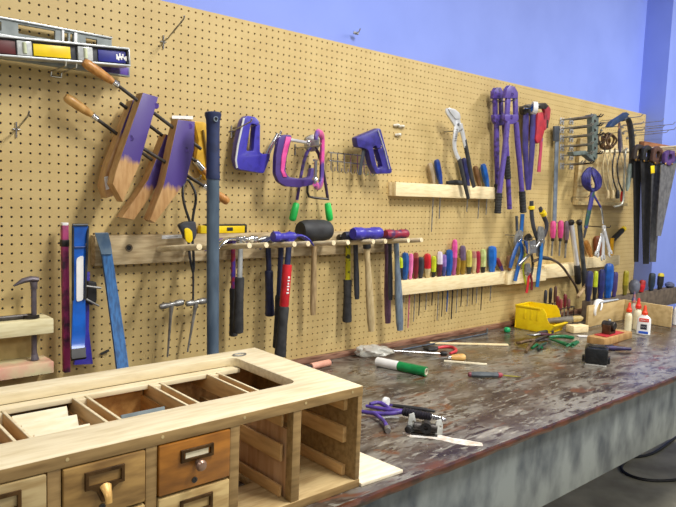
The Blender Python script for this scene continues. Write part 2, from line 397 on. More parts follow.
def cabinet():
    t = T('card_catalog_cabinet', 'open-topped wooden card catalog cabinet with small drawers on the bench', 'cabinet', (.5, -.70, CZ0))
    # top frame with rounded opening
    def arc(cx, cy, r, a0, a1): return [(cx+r*math.cos(a0+(a1-a0)*k/5), cy+r*math.sin(a0+(a1-a0)*k/5)) for k in range(6)]
    hx0, hx1, hy0, hy1, r = .035, .913, -.815, -.545, .024
    hole = arc(hx1-r, hy1-r, r, 0, PI/2)+arc(hx0+r, hy1-r, r, PI/2, PI)+arc(hx0+r, hy0+r, r, PI, 1.5*PI)+arc(hx1-r, hy0+r, r, 1.5*PI, 2*PI)
    f = M().plate([(CX0, CY0), (CX1, CY0), (CX1, CY1), (CX0, CY1)], [hole], .022, O=V((0, 0, CZ1-.011)), U=X, Vv=Y, bev=.0015)
    t.p('top_frame', f, BOXTOP)
    t.p('front_rail', M().box((CX0, CY0-.0012, CZ1-.0218), (CX1, CY0+.0004, CZ1-.0012), .0005), BOXFRONT, label='darker front edge of the top')  # thin facing in a darker brown than the top frame
    t.p('front_rail', M().box((CX0, CY0-.0012, CZ0), (CX1, CY0+.0004, CZ0+.0175), .0005), BOXFRONT, label='darker front edge of the bottom')
    t.p('back_ledge', M().box((CX0+.02, -.578, 1.082), (.913, -.5449, 1.0925), .001), BOXTOP)
    b = M().plate([(CX0, CY0), (CX1, CY0), (CX1, CY1), (CX0, CY1)], [[(.705, -.79), (.815, -.79), (.815, -.53), (.705, -.53)], [(.866, -.80), (.896, -.80), (.896, -.765), (.866, -.765)]], .018, O=V((0, 0, CZ0+.009)), U=X, Vv=Y, bev=.001)
    t.p('bottom_board', b, BOXWOOD)
    t.p('back_panel', M().box((CX0, CY1-.014, CZ0+.018), (CX1, CY1-.001, CZ1-.022)), INNERWOOD)
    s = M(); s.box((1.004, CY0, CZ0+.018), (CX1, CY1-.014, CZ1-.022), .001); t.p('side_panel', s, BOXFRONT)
    s = M(); s.box((CX0, CY0, CZ0+.018), (CX0+.014, CY1-.014, CZ1-.022), .001); t.p('side_panel', s, BOXWOOD)
    for px in POSTS[1:]:
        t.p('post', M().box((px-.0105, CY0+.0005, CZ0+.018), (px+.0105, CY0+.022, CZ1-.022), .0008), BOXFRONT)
        pn = M(); pn.box((px-.004, CY0+.022, CZ0+.018), (px+.004, -.66 if px > .8 else -.56, 1.045))
        t.p('partition', pn, mat((196, 160, 122), (176, 136, 96), rough=.55, scale=9, stretch=(8, 8, 1)))
        for sx in (-1, 1):
            g = M()
            for (z0, z1) in ((1.052, 1.0905), (.976, 1.012), (CZ0+.019, .922)):
                a, c = sorted((px+sx*.0105, px+sx*.0160)); g.box((a, CY0+.034, z0), (c, CY1-.015, z1), .0006)
            t.p('drawer_guide', g, SLATWOOD)
        for sx in (-1, 1):
            a, c = sorted((px+sx*.0105, px+sx*.0160)); t.p('guide_cap', M().box((a, -.815, 1.0907), (c, -.5785, 1.0929), .0004), BOXTOP, label='pale top edge of a drawer guide')  # thin strip along the guide, paler than its sides
        t.p('spacer_block', M().box((px-.0104, -.828, 1.068), (px+.0104, -.800, 1.0905), .0006), BOXTOP)
        t.p('spacer_block', M().box((px-.0104, -.592, 1.068), (px+.0104, -.5785, 1.0905), .0006), BOXTOP)
    for xx in (.993,):
        g = M()
        for (z0, z1) in ((1.052, 1.0905), (.976, 1.012), (CZ0+.019, .922)): g.box((xx, CY0+.034, z0), (xx+.0109, CY1-.015, z1), .0006)
        t.p('drawer_guide', g, SLATWOOD)
    for xx in [p+.02 for p in POSTS[1:]]+[.985]:
        sc = M(); sc.lathe((xx, CY0-.0018, CZ1-.009), (xx, CY0+.002, CZ1-.009), [(0, .0030), (.5, .0034), (1, .0034)], 10)
        t.p('wood_plug', sc, mat((190, 168, 120), rough=.6))
    fronts = {1: (mat((172, 152, 110), (142, 118, 76), rough=.45, scale=12, stretch=(1, 6, 6)), 'lip'),
              2: (mat((160, 126, 72), (112, 82, 42), rough=.4, scale=14, stretch=(1, 4, 4), lo=.35, hi=.7), 'lip'),
              3: (mat((164, 106, 38), (106, 64, 22), rough=.3, scale=12, stretch=(1, 4, 4), lo=.35, hi=.75), 'knob'), 0: (BOXWOOD, 'lip')}
    for c in range(4):
        x0, x1 = POSTS[c]+.0125, POSTS[c+1]-.0125
        for row, (z0, z1) in enumerate(((CZ0+.0195, .9925), (.9975, CZ1-.0245))):
            fm, kind = fronts[c]
            if row == 0: fm = mat((190, 164, 112), (154, 124, 76), rough=.45, scale=12, stretch=(1, 6, 6)); kind = 'lip'
            d = t.p('drawer', M().box((x0, CY0-.004, z0), (x1, CY0+.012, z1), .003), fm)
            tr = M(); a, b_ = x0+.006, x1-.006
            tr.box((a, CY0+.012, z0+.004), (a+.005, -.55, z1-.026)); tr.box((b_-.005, CY0+.012, z0+.004), (b_, -.55, z1-.026))
            tr.box((a, -.556, z0+.004), (b_, -.55, z1-.012)); tr.box((a+.005, CY0+.012, z0+.004), (b_-.005, -.556, z0+.009))
            t.p('tray', tr, mat((176, 132, 74), (150, 106, 56), rough=.5, scale=10, stretch=(6, 1, 6)), d)
            cx, cz = (x0+x1)/2-.003, z0+(z1-z0)*.70
            if c == 3: cx += .004
            pull(t, d, cx, cz, kind, CY0-.004)
            if kind == 'knob': t.p('label_card', M().box((cx-.0235, CY0-.0055, cz-.0105), (cx+.0235, CY0-.0042, cz+.0105)), CREAM, d)
            ho = M().hollow((cx-.004, CY0-.0052, z0+.014), (cx-.004, CY0-.0038, z0+.014), .0058, .0038, 16)
            t.p('rod_ferrule', ho, DARKSTEEL, d)
            t.p('rod_end', M().cyl((cx-.004, CY0-.0045, z0+.014), (cx-.004, CY0-.003, z0+.014), .0037, 12), BLACK, d)
cabinet()
# cards standing in the open drawers
def card(a, b, h, lean, m, label, th=.006, z=1.086):
    p, q = Z(a[0], a[1], z), Z(b[0], b[1], z); p.y = q.y = (p.y+q.y)/2
    x0, x1 = max(p.x, .366), q.x
    if x0 > .5: x0 = max(x0, .531)
    else: x1 = min(x1, .4835)
    x1 = min(x1, .6575)
    n = M(); c = V(((x0+x1)/2, p.y, z)); dn = V((0, math.sin(lean), -math.cos(lean))); nn = V((0, math.cos(lean), math.sin(lean)))
    n.obox(c+dn*h/2, X, nn, dn, (x1-x0, th, h), .0008)
    solo('divider_card', n, m, label, 'card', (c.x, c.y, z-h), 'divider cards in the drawers')
card((10, 417), (66, 406), .066, -.5, CREAM, 'cream divider card furthest back in the open drawer')
card((20, 425), (77, 415), .066, -.5, CREAM, 'middle one of three cream divider cards in the open drawer')
card((33, 434.5), (90, 424), .066, -.5, CREAM, 'cream divider card nearest the drawer front')
card((121, 415.5), (163.5, 406), .05, -.35, SLATE, 'slate grey divider card alone in its drawer')
n = M().box((.366, -.569, 1.000), (.4835, -.5615, 1.074), .001)
solo('divider_card', n, mat((54, 62, 70), (40, 46, 52)), 'dark slate board standing behind the cream cards', 'card', (.42, -.60, 1.0), 'divider cards in the drawers')
p = Z(239.5, 354.5, CZ1+.002)
n = M().tube([p+V((.017*math.cos(a)*1.1, .011*math.sin(a), 0)) for a in [2*PI*k/20 for k in range(20)]], .0017, 8, closed=True)
solo('metal_ring', n, STEEL, 'small oval metal ring lying on the cabinet top', 'ring', p)
# loose board beside the cabinet
q = [Z(*a, ZB+.009) for a in ((364, 482.5), (403, 469.5), (361, 448.5))]; xs = 1.0195
n = M().plate([(xs, q[0].y), (q[1].x, q[1].y), (q[1].x-.01, q[2].y), (xs, q[2].y+.01)], th=.008, O=V((0, 0, ZB+.0047)), U=X, Vv=Y, bev=.0008)
solo('loose_board', n, mat((240, 230, 206), (226, 210, 178), rough=.6, scale=9, stretch=(1.2, 7, 1)), 'pale thin board lying on the bench beside the cabinet', 'board', (1.05, -.88, ZB))

# ------------------------------------------------------------------ small block shelf at the left
def block_shelf():
    t = T('block_shelf', 'pale pine block shelf with two rails holding a cat paw bar', 'shelf', (.45, 0, 1.013))
    for (z0, z1, nm) in ((1.127, 1.168, PALEPINE), (1.013, 1.046, mat((218, 208, 164), (224, 158, 140), rough=.65, scale=7, stretch=(1, 1, 1), lo=.54, hi=.7))):
        m = M()                      # a rail with a slot for the bar
        m.box((.2, -.090, z0), (.616, -.062, z1), .002); m.box((.2, -.040, z0), (.616, -.0005, z1), .002)
        sx_ = W(34, 320, .052).x
        for a, b in (((.2, sx_-.014), (sx_+.014, .616)) if z0 > 1.1 else ((.2, .616),)): m.box((a, -.0625, z0+.0005), (b, -.0395, z1-.0005))
        t.p('rail', m, nm)
    t.p('back_board', M().box((.2, -.0066, 1.0465), (.606, -.0006, 1.1265)), mat((190, 170, 116), (172, 152, 100), rough=.6))
block_shelf()
def nail_bar():
    d = .052
    top = 1.168; px = W(34, 320, d).x
    t = T('cat_paw_bar', 'dark steel cat paw bar with curved claw slotted through the upper rail', 'pry bar', (px, -d, 1.05))
    zt = W(31, 277, d).z
    m = M().tube([(px, -d, 1.066), (px, -d, zt-.03)], .0075, 8, flat=.8)
    CPM = mat((112, 104, 112), (78, 72, 80), rough=.45, metal=.35)
    t.p('shank', m, CPM)
    c = M().tube([(px+.001, -d, zt-.034), (px, -d, zt-.014)], [.0085, .0105], 10, flat=.8).tube([(px+.012, -d, zt-.008), (px-.006, -d, zt-.005), (px-.028, -d, zt-.009), (px-.052, -d, zt-.022)], [.009, .0105, .009, .003], 10, flat=.8)
    t.p('claw', c, CPM)
    f = M().tube([(px, -d, 1.068), (px+.001, -d-.001, 1.056), (px+.001, -d-.003, 1.0472)], [.0078, .010, .012], 10, flat=.5)
    t.p('foot', f, CPM)
nail_bar()
a, b = Z(-8, 318, 1.178), Z(31, 308, 1.178)
t = T('wrench', 'dark open-end wrench lying on the pine shelf rail', 'wrench', (b.x-.06, -.055, 1.169))
m = M().tube([(b.x-.20, -.058, 1.1735), (b.x-.04, -.056, 1.1735)], .008, 10, flat=.5, up=V((0, 1, 0))); t.p('shank', m, DARKSTEEL)
m = M(); c0 = V((b.x-.03, -.056, 1.1735)); ang = [.7+k*(2*PI-1.2)/10 for k in range(11)]
m.plate([(c0.x+.022*math.cos(k), c0.y+.022*math.sin(k)) for k in ang]+[(c0.x+.009*math.cos(k), c0.y+.009*math.sin(k)) for k in ang[::-1]], th=.009, O=V((0, 0, 1.1737)), U=X, Vv=Y, bev=.001)
t.p('jaw', m, DARKSTEEL)

# ------------------------------------------------------------------ pry bars, left
def bar(name, label, cat, pts, r, mt, flat=.35, n=10, parts=(), sm=1, up=V((0, -1, 0))):
    t = T(name, label, cat, min(pts, key=lambda p: p[2]))
    t.p('shank', M().tube(pts, r, n, flat=flat, up=up, smooth=sm), mt)
    return t
d = .045
t = T('square_tube_bar', 'long magenta painted square bar hanging left of blue pry bar', 'bar', W(66, 370, d))
a, b = W(64.5, 225, d), W(66.5, 372, d)
m = M(); cc = (a+b)/2; hh = (a-b).length; ax = (a-b).normalized(); sx = ax.cross(Y).normalized()
m.obox(cc, sx, Y, ax, (.018, .018, hh), .002); t.p('shank', m, MAGENTA)
m = M(); m.obox(a+ax*.003, sx, Y, ax, (.017, .017, .008), .001); t.p('end_cap', m, WHITE)
m = M(); m.obox(W(64.5, 243, d), sx, Y, ax, (.021, .021, .02), .002); t.p('clip', m, DARKSTEEL)
# flat blue pry bar, broad and curled at both ends
d = .10
def flatbar(m, pxs, d0, width, th, dd=None):
    pts = []
    for i, (x, y) in enumerate(pxs):
        k = dd[i] if dd else d0
        p = W(x, y, k); pts.append(p)
    k = len(pts); vs, fs = [], []
    for i in range(k):
        t = (pts[min(i+1, k-1)]-pts[max(i-1, 0)]).normalized(); w = width[i] if isinstance(width, (list, tuple)) else width
        sx = X; nn = t.cross(sx).normalized()
        if nn.y > 0: nn = -nn
        for (u, v) in ((-1, -1), (1, -1), (1, 1), (-1, 1)): vs.append(pts[i]+sx*(u*w/2)+nn*(v*th/2))
    for i in range(k-1):
        for j in range(4): fs.append((i*4+j, i*4+(j+1) % 4, (i+1)*4+(j+1) % 4, (i+1)*4+j))
    fs += [(0, 1, 2, 3), ((k-1)*4, (k-1)*4+1, (k-1)*4+2, (k-1)*4+3)]
    m.add(vs, fs); return m
t = T('flat_pry_bar', 'bright blue flat pry bar with white sticker and curled black foot', 'pry bar', W(78, 356, .1))
m = flatbar(M(), [(80, 226), (80, 236), (79, 244), (79, 300), (78.5, 332), (78, 342), (78, 350), (78.5, 356)], .1, [.042, .042, .036, .034, .038, .038, .036, .036], .006, [.105, .096, .094, .092, .092, .098, .108, .125])
t.p('blade', m, mat((20, 100, 204), (14, 72, 158), rough=.3, scale=14))
m = M(); 
for sg in (-1, 1):
    A = W(80, 226, .1)+V((sg*.025, 0, 0)); B = W(79, 300, .1)+V((sg*.017, 0, 0)); m.tube([A+V((-sg*.004, -.004, 0)), B], .0035, 8)
m.tube([W(80, 225, .108)+V((-.021, 0, 0)), W(80, 225, .108)+V((.021, 0, 0))], .004, 8)
t.p('worn_edge', m, mat((62, 66, 72), (30, 32, 36), rough=.5, metal=.3))
m = flatbar(M(), [(78.3, 349), (78.3, 356), (79, 359)], .12, .040, .010, [.112, .126, .133]); t.p('foot', m, BLACK)
m = M().wplate([(76.5, 258), (83.5, 255), (83.5, 300), (76.5, 302)], .0975, .0012, rnd=1); t.p('sticker', m, WHITE, label='blank white sticker')
m = M().tube([W(80, 247, .096)+V((-.017, -.003, 0)), W(80, 247, .096)+V((.017, -.003, 0))], .0025, 8); t.p('rib', m, mat((16, 60, 130)))
# purple bar with dark adjusting screw behind
d = .04
t = T('bar_clamp', 'purple bar clamp with dark screw head behind the blue pry bar', 'clamp', W(85, 365, d))
m = M().wplate([(84, 272), (90, 272), (89, 330), (93, 364), (74, 365), (82, 330)], d, .012, bev=.001); t.p('bar', m, BLUEPURPLE)
m = M().wplate([(88, 281), (97, 282), (97, 302), (92, 306), (87, 303)], d+.022, .02, bev=.002, rnd=1); t.p('sliding_head', m, BLACK)
t.p('screw', M().tube([W(86, 286, d+.035), W(101, 288, d+.035)], .0035, 8), STEEL); t.p('screw', M().tube([W(86, 299, d+.035), W(99, 306, d+.035)], .003, 8), STEEL)
# long leaning wrecking bar
t = T('wrecking_bar', 'long steel blue wrecking bar leaning at the rack\'s left end', 'pry bar', W(121, 372, .10))
pts = [W(101, 234, .075), W(104, 243, .062), (W(107, 256, .062)), W(112, 290, .075), W(119, 345, .11), W(123, 380, .13)]
m = flatbar(M(), [(102, 234), (104.5, 243), (107, 257), (112, 292), (119.5, 345), (123.5, 378)], .1, [.036, .034, .030, .032, .034, .036], .010, [.075, .064, .060, .075, .11, .14])
t.p('shank', m, STEELBLUE)
m = flatbar(M(), [(101.5, 233), (104, 243), (106.5, 254)], .1, [.040, .036, .031], .006, [.083, .0715, .0675]); t.p('claw', m, mat((116, 140, 164), (84, 112, 146), rough=.35, metal=.3), label='bare steel claw')
p = W(104, 352, 0)
n = M().tube([p+V((-.012, -.004, -.004)), p+V((.012, -.010, .006))], .004, 8); n.tube([p+V((0, .003, 0)), p+V((0, -.008, 0))], .0025, 8)
solo('toggle_screw', n, BLACK, 'short black screw stuck in the pegboard beside leaning bar', 'screw', p)

# ------------------------------------------------------------------ hammer rack
ZR0, ZR1 = 1.303, 1.392
RX0, RX1, RD = .752, 2.045, .038
def dz(d): return 1.347+.115*(d-.04)
DOWELS = [.955, 1.06, 1.184, 1.25, 1.365, 1.425, 1.541, 1.61, 1.738, 1.803, 1.932, 2.010]
def hammer_rack():
    t = T('hammer_rack', 'weathered board rack with round pegs holding the row of hammers', 'rack', (1.4, 0, ZR0))
    t.p('board', M().box((RX0, -RD, ZR0), (RX1, -.0005, ZR1), .002), OLDPINE)
    for x in DOWELS:
        t.p('peg', M().cyl((x, -.02, dz(.02)), (x, -(.205 if x != .955 else .29), dz(.205 if x != .955 else .29)), .0093, 16, .06), DOWEL)
    c = W(129, 248, RD); h = M().hollow(c+V((0, .004, 0)), c+V((0, -.0008, 0)), .0115, .0085, 20); t.p('peg_hole', h, mat((96, 78, 54)))
    h = M().cyl(c+V((0, .003, 0)), c+V((0, -.0003, 0)), .0086, 18); t.p('peg_hole', h, DARKIN)
    m = M().wplate([(162, 235.5), (182, 234.5), (182, 238), (162, 239)], RD+.0012, .001); t.p('paper_label', m, WHITE)
    ln = M().wplate([(166, 237.0), (178, 236.3), (178, 236.8), (166, 237.5)], RD+.0018, .0006); t.p('paper_label', ln, mat((170, 170, 178)))
hammer_rack()

def hammer(px, d, bot, kind, label, head_m, face=1, hl=.12, hr=.014, shaft=(ASH, .011, .013), grip=None, tilt=0.0, cheek=None, band=None, name='hammer'):
    """hangs between two pegs: head across the pegs, handle straight down; bot = pixel row of the handle's lower end"""
    cx = W(px, 250, d).x; zt = dz(d)+.0096
    zb = W(bot[0], bot[1], d).z; bx = W(bot[0], bot[1], d).x
    zc = zt+hr
    t = T(name, label, 'hammer', (cx, -d, zb), 'hammers hanging on the peg rack')
    c = V((cx, -d, zc)); h = M()
    if kind == 'claw':
        h.lathe(c-X*face*.022, c+X*face*hl*.52, [(0, hr*.75), (.25, hr*.95), (.4, hr*.68), (.66, hr*.66), (.74, hr*.98), (.97, hr*1.0), (1, hr*.9)], 16)
        for s in (-1, 1):
            h.tube([c-X*face*.012+Y*s*.005, c-X*face*.045+Y*s*.007+UP*.004, c-X*face*.075+Y*s*.010-UP*.008, c-X*face*.10+Y*s*.013-UP*.034], [.011, .009, .007, .003], 10, flat=.6, smooth=2)
        h.box((cx-.013, -d-.0125, zt-.004), (cx+.013, -d+.0125, zc+.010), .003)
    elif kind == 'sledge':
        h.lathe(c-X*hl/2, c+X*hl/2, [(0, hr*.86), (.06, hr), (.3, hr), (.36, hr*.86), (.64, hr*.86), (.7, hr), (.94, hr), (1, hr*.86)], 14)
    elif kind == 'ball':
        h.lathe(c-X*face*hl*.45, c+X*face*hl*.5, [(0, hr*.15), (.04, hr*.5), (.1, hr*.72), (.2, hr*.72), (.27, hr*.5), (.4, hr*.8), (.6, hr*.8), (.7, hr*.7), (.76, hr), (.97, hr), (1, hr*.9)], 16)
    elif kind == 'mallet':
        h.lathe(c-X*hl/2, c+X*hl/2, [(0, hr*.80), (.05, hr*.90), (.2, hr*1.0), (.5, hr*1.04), (.8, hr*1.0), (.95, hr*.90), (1, hr*.80)], 22)
    elif kind == 'cross':
        h.lathe(c-X*face*.01, c+X*face*hl*.5, [(0, hr), (.5, hr*.92), (.62, hr*.8), (.7, hr), (.97, hr), (1, hr*.9)], 10)
        h.tube([c-X*face*.005, c-X*face*hl*.3, c-X*face*hl*.5-UP*.004], [hr*1.0, hr*.75, hr*.25], 10, flat=.95)
    hd = t.p('head', h, head_m)
    if cheek: t.p('cheek', M().lathe(c+X*face*hl*.36, c+X*face*hl*.525, [(0, hr*1.02), (.9, hr*1.04), (1, hr*.9)], 16), cheek, hd)
    sm_, r0, r1 = shaft
    T0 = V((cx, -d, zt+.002)); B = V((bx, -d, zb)); L_ = (T0-B).length; dn = (B-T0).normalized()
    if grip:
        gl, gm, gr = grip; G = B-dn*gl*L_
        t.p('shaft', M().tube([T0, T0.lerp(G, .5), G+dn*.004], [r0, r0, r1], 12, flat=.8, up=UP), sm_)
        m = M(); prof = [(0, gr*.85), (.03, gr), (.35, gr*.92), (.7, gr*1.02), (.93, gr*1.12), (.985, gr*1.1), (1, gr*.8)]
        m.lathe(G, B, prof, 16); t.p('grip', m, gm)
    else:
        t.p('handle', M().tube([T0, T0.lerp(B, .25), T0.lerp(B, .6), T0.lerp(B, .9), B], [r0, r0*.9, r1*1.02, r1, r1*.8], 14, flat=.82, up=UP), sm_)
    if band:
        a, b2, bm_, br = band; p0, p1 = T0.lerp(B, a), T0.lerp(B, b2)
        bn = t.p('sleeve', M().lathe(p0, p1, [(0, br*.95), (.03, br), (.97, br), (1, br*.95)], 16), bm_)
        return t, p0, p1, bn, br
    return t
hammer(233, .056, (233.5, 336), 'claw', 'claw hammer with red and blue shaft and black rubber grip', WORNPURPLE, 1, .11, .012, (mat((70, 48, 140), (150, 36, 60), rough=.4, scale=30, lo=.45, hi=.55), .008, .009), (.52, RUBBER, .0135))
hammer(240.5, .112, (238, 333), 'claw', 'claw hammer with bright steel shaft and black ribbed grip', CHROME, 1, .12, .0135, (ALU, .009, .010), (.62, RUBBER, .0165))
hammer(268, .045, (270, 316), 'cross', 'slim hammer with narrow navy shaft and flared navy handle', STEEL, 1, .10, .013, (NAVY, .010, .010), (.62, NAVY, .0155))
hammer(281, .085, (277, 348), 'claw', 'navy shafted hammer hanging behind the red sleeved one', NAVY, 1, .10, .0125, (NAVY, .010, .011), (.5, RUBBER, .0145))
r_ = hammer(289, .142, (280, 357), 'claw', 'framing hammer with blue head and bright red sleeve', BLUEPURPLE, -1, .135, .0185, (NAVY, .011, .012), (.44, RUBBER, .0185), band=(.20, .56, RED, .0165))
t, p0, p1, bn, br = r_
m = M()
for k, (u, w_, h_) in enumerate(((.28, .007, .006), (.36, .009, .004), (.43, .006, .006), (.50, .010, .004), (.57, .007, .006), (.65, .010, .005))):
    c = p0.lerp(p1, u); m.box((c.x-w_/2-.002, c.y-br-.0012, c.z-h_), (c.x+w_/2-.002, c.y-br+.004, c.z+h_*.2), .0005)
t.p('lettering', m, WHITE, bn, 'white lettering down the sleeve')
t = hammer(314, .075, (313, 315), 'mallet', 'rubber mallet with big black head and pale wooden handle', mat((52, 54, 58), (34, 34, 38), rough=.6, scale=20), 1, .135, .040, (OLDHANDLE, .0115, .0125), name='mallet')
hammer(348, .052, (347, 322), 'claw', 'hammer with yellow shaft and ribbed black grip', DARKSTEEL, -1, .10, .0125, (mat((196, 188, 20), (60, 58, 20), rough=.4, scale=60, lo=.55, hi=.6), .0115, .012), (.52, RUBBER, .017))
hammer(355, .088, (357, 299), 'sledge', 'short dark hammer hidden partly behind yellow shafted one', NAVY, -1, .12, .017, (CHARCOAL, .011, .012))
t = hammer(366, .142, (371.5, 331), 'sledge', 'drilling hammer with purple blue head and pale wooden handle', BLUEPURPLE, 1, .145, .024, (ASH, .0125, .0165), cheek=None, band=(.02, .10, BLACK, .0155))
hammer(386, .058, (388, 323), 'cross', 'hammer with dark plum painted handle hanging by grey one', DARKSTEEL, -1, .11, .0155, (mat((122, 88, 112), (92, 62, 88), rough=.5, scale=30), .011, .0155))
hammer(389.5, .088, (390.5, 300), 'ball', 'slim black handled hammer squeezed between plum and grey handles', mat((70, 40, 90)), 1, .11, .0135, (CHARCOAL, .009, .011))
hammer(395.5, .128, (400, 330), 'sledge', 'hammer with worn dark red head and grey blue handle', mat((148, 36, 62), (78, 44, 92), rough=.4, scale=24, lo=.46, hi=.54), 1, .125, .019, (mat((118, 134, 150), (92, 104, 120), rough=.5, scale=26, stretch=(4, 4, 1)), .0125, .0175))

# yellow torpedo level resting on the rack board
zz = ZR1+.0008
xa, xb = W(199, 232, .02).x, W(243.5, 229, .02).x
t = T('torpedo_level', 'short yellow torpedo level lying on top of the hammer rack', 'level', ((xa+xb)/2, -.02, zz))
hz = .030
t.p('body', M().box((xa, -.032, zz), (xb, -.008, zz+hz-.004), .003), YELLOW)
t.p('top_rail', M().box((xa+.02, -.033, zz+hz-.0045), (xb+.004, -.007, zz+hz), .0015), BLACK)
t.p('end_cap', M().box((xb-.003, -.0335, zz+.001), (xb+.006, -.0065, zz+hz-.001), .002), BLACK)
c = V((W(230, 230, .033).x, -.0325, zz+.014)); m = M().box(c-V((.012, .001, .006)), c+V((.012, .002, .006)), .001); t.p('vial_window', m, BLACK)

# cord loop with yellow and black grip, hanging from the missing peg place
def cord_tool():
    d = .085
    t = T('cable_saw', 'black cord loop with yellow and black clip hanging before rack', 'cord', W(191, 300, d))
    m = M().tube([W(191, 225, d), W(184, 205, d), W(182, 190, d-.01), W(186, 178, d-.03), W(191, 183, d-.02), W(197, 196, d), W(193, 215, d), W(192, 228, d)], .0042, 10, smooth=2); t.p('cord', m, BLACK)
    m = M().wplate([(179, 225), (186, 221.5), (196, 221.5), (197, 234), (195, 240), (186, 240), (183, 232)], d+.008, .018, bev=.002, rnd=1); cl = t.p('clip', m, CHARCOAL)
    m = M().wplate([(184.5, 229), (188, 227.5), (192.5, 231), (193, 240), (190, 243.5), (186, 241)], d+.0125, .007, bev=.0015, rnd=1); t.p('yellow_insert', m, YELLOW, cl, 'yellow insert')
    m = M(); 
    for k, o in enumerate((-2.5, 1.5)): m.tube([W(191+o, 240, d), W(192+o, 255, d), W(193+o*.6, 266, d-.01), W(193, 272, d-.02)], .0045, 8, smooth=1)
    m.tube([W(193, 270, d-.018), W(193.3, 285, d-.03), W(193, 302, d-.04)], .0035, 8, smooth=1); t.p('strap', m, CHARCOAL)
    # peg hook that carries it
    p = W(188, 180, 0)
    peg = M().tube([p, p+V((0, -.075, .006)), p+V((0, -.085, .016))], .0026, 8); t.p('hanger', peg, STEEL)
cord_tool()
def t_handle(a, b, bot, d, label):
    p, q = W(*a, d), W(*b, d); c = (p+q)/2; e = W(*bot, d)
    t = T('t_handle_wrench', label, 'wrench', e, 'T-handle wrenches under the cord')
    t.p('crossbar', M().lathe(p, q, [(0, .007), (.04, .0095), (.3, .0095), (.36, .0075), (.64, .0075), (.7, .0105), (.96, .0105), (1, .008)], 14), STEEL)
    t.p('shank', M().tube([c, c.lerp(e, .2), c.lerp(e, .6), e], [.0085, .0055, .004, .0028], 10), STEEL)
    h = M().tube([W(c.x and (a[0]+b[0])/2, a[1], 0.0)+V((0, 0, -.002)), c+V((0, .0, -.012))], .0022, 8); t.p('hanger', h, STEEL)
t_handle((159.5, 307), (183, 302), (167.5, 357), .055, 'T-handle wrench with the wider crossbar, left below the cord')
t_handle((186, 304), (206, 300.5), (187.5, 352), .055, 'T-handle wrench with shorter crossbar directly below the cord')

# ------------------------------------------------------------------ sledge standing on the bench behind the cabinet
def sledge():
    d = .238; top = W(213, 112, d); bx = W(213.5, 350, d).x
    t = T('sledge_hammer', 'tall navy handled sledge standing head down behind the cabinet', 'sledge hammer', (bx, -d, ZB))
    B = V((bx, -d, ZB+.062)); 
    t.p('head', M().lathe((bx-.075, -d, ZB+.0325), (bx+.075, -d, ZB+.0325), [(0, .027), (.06, .032), (.32, .032), (.38, .028), (.62, .028), (.68, .032), (.94, .032), (1, .027)], 14), DARKSTEEL)
    g = W(213, 178, d)
    t.p('handle', M().tube([B, B.lerp(g, .5), g], [.0185, .0195, .0195], 18, flat=.85, up=UP), mat((84, 102, 120), (62, 78, 96), rough=.45, scale=9, stretch=(3, 3, 1)))
    m = M().lathe(g-UP*.004, top, [(0, .019), (.03, .0208), (.1, .0198), (.7, .0192), (.88, .0205), (.95, .0245), (.985, .0245), (1, .021)], 20); gp = t.p('grip', m, mat((36, 48, 88), (28, 38, 72), rough=.55, scale=40))
    c = top-UP*.022; m = M().hollow(c+V((-.004, -.0245, 0)), c+V((-.004, -.0195, 0)), .0078, .0055, 14); t.p('lanyard_hole', m, mat((110, 124, 140)), gp)
    m = M().cyl(c+V((-.004, -.0215, 0)), c+V((-.004, -.019, 0)), .0056, 12); t.p('lanyard_hole', m, BLACK, gp)
sledge()

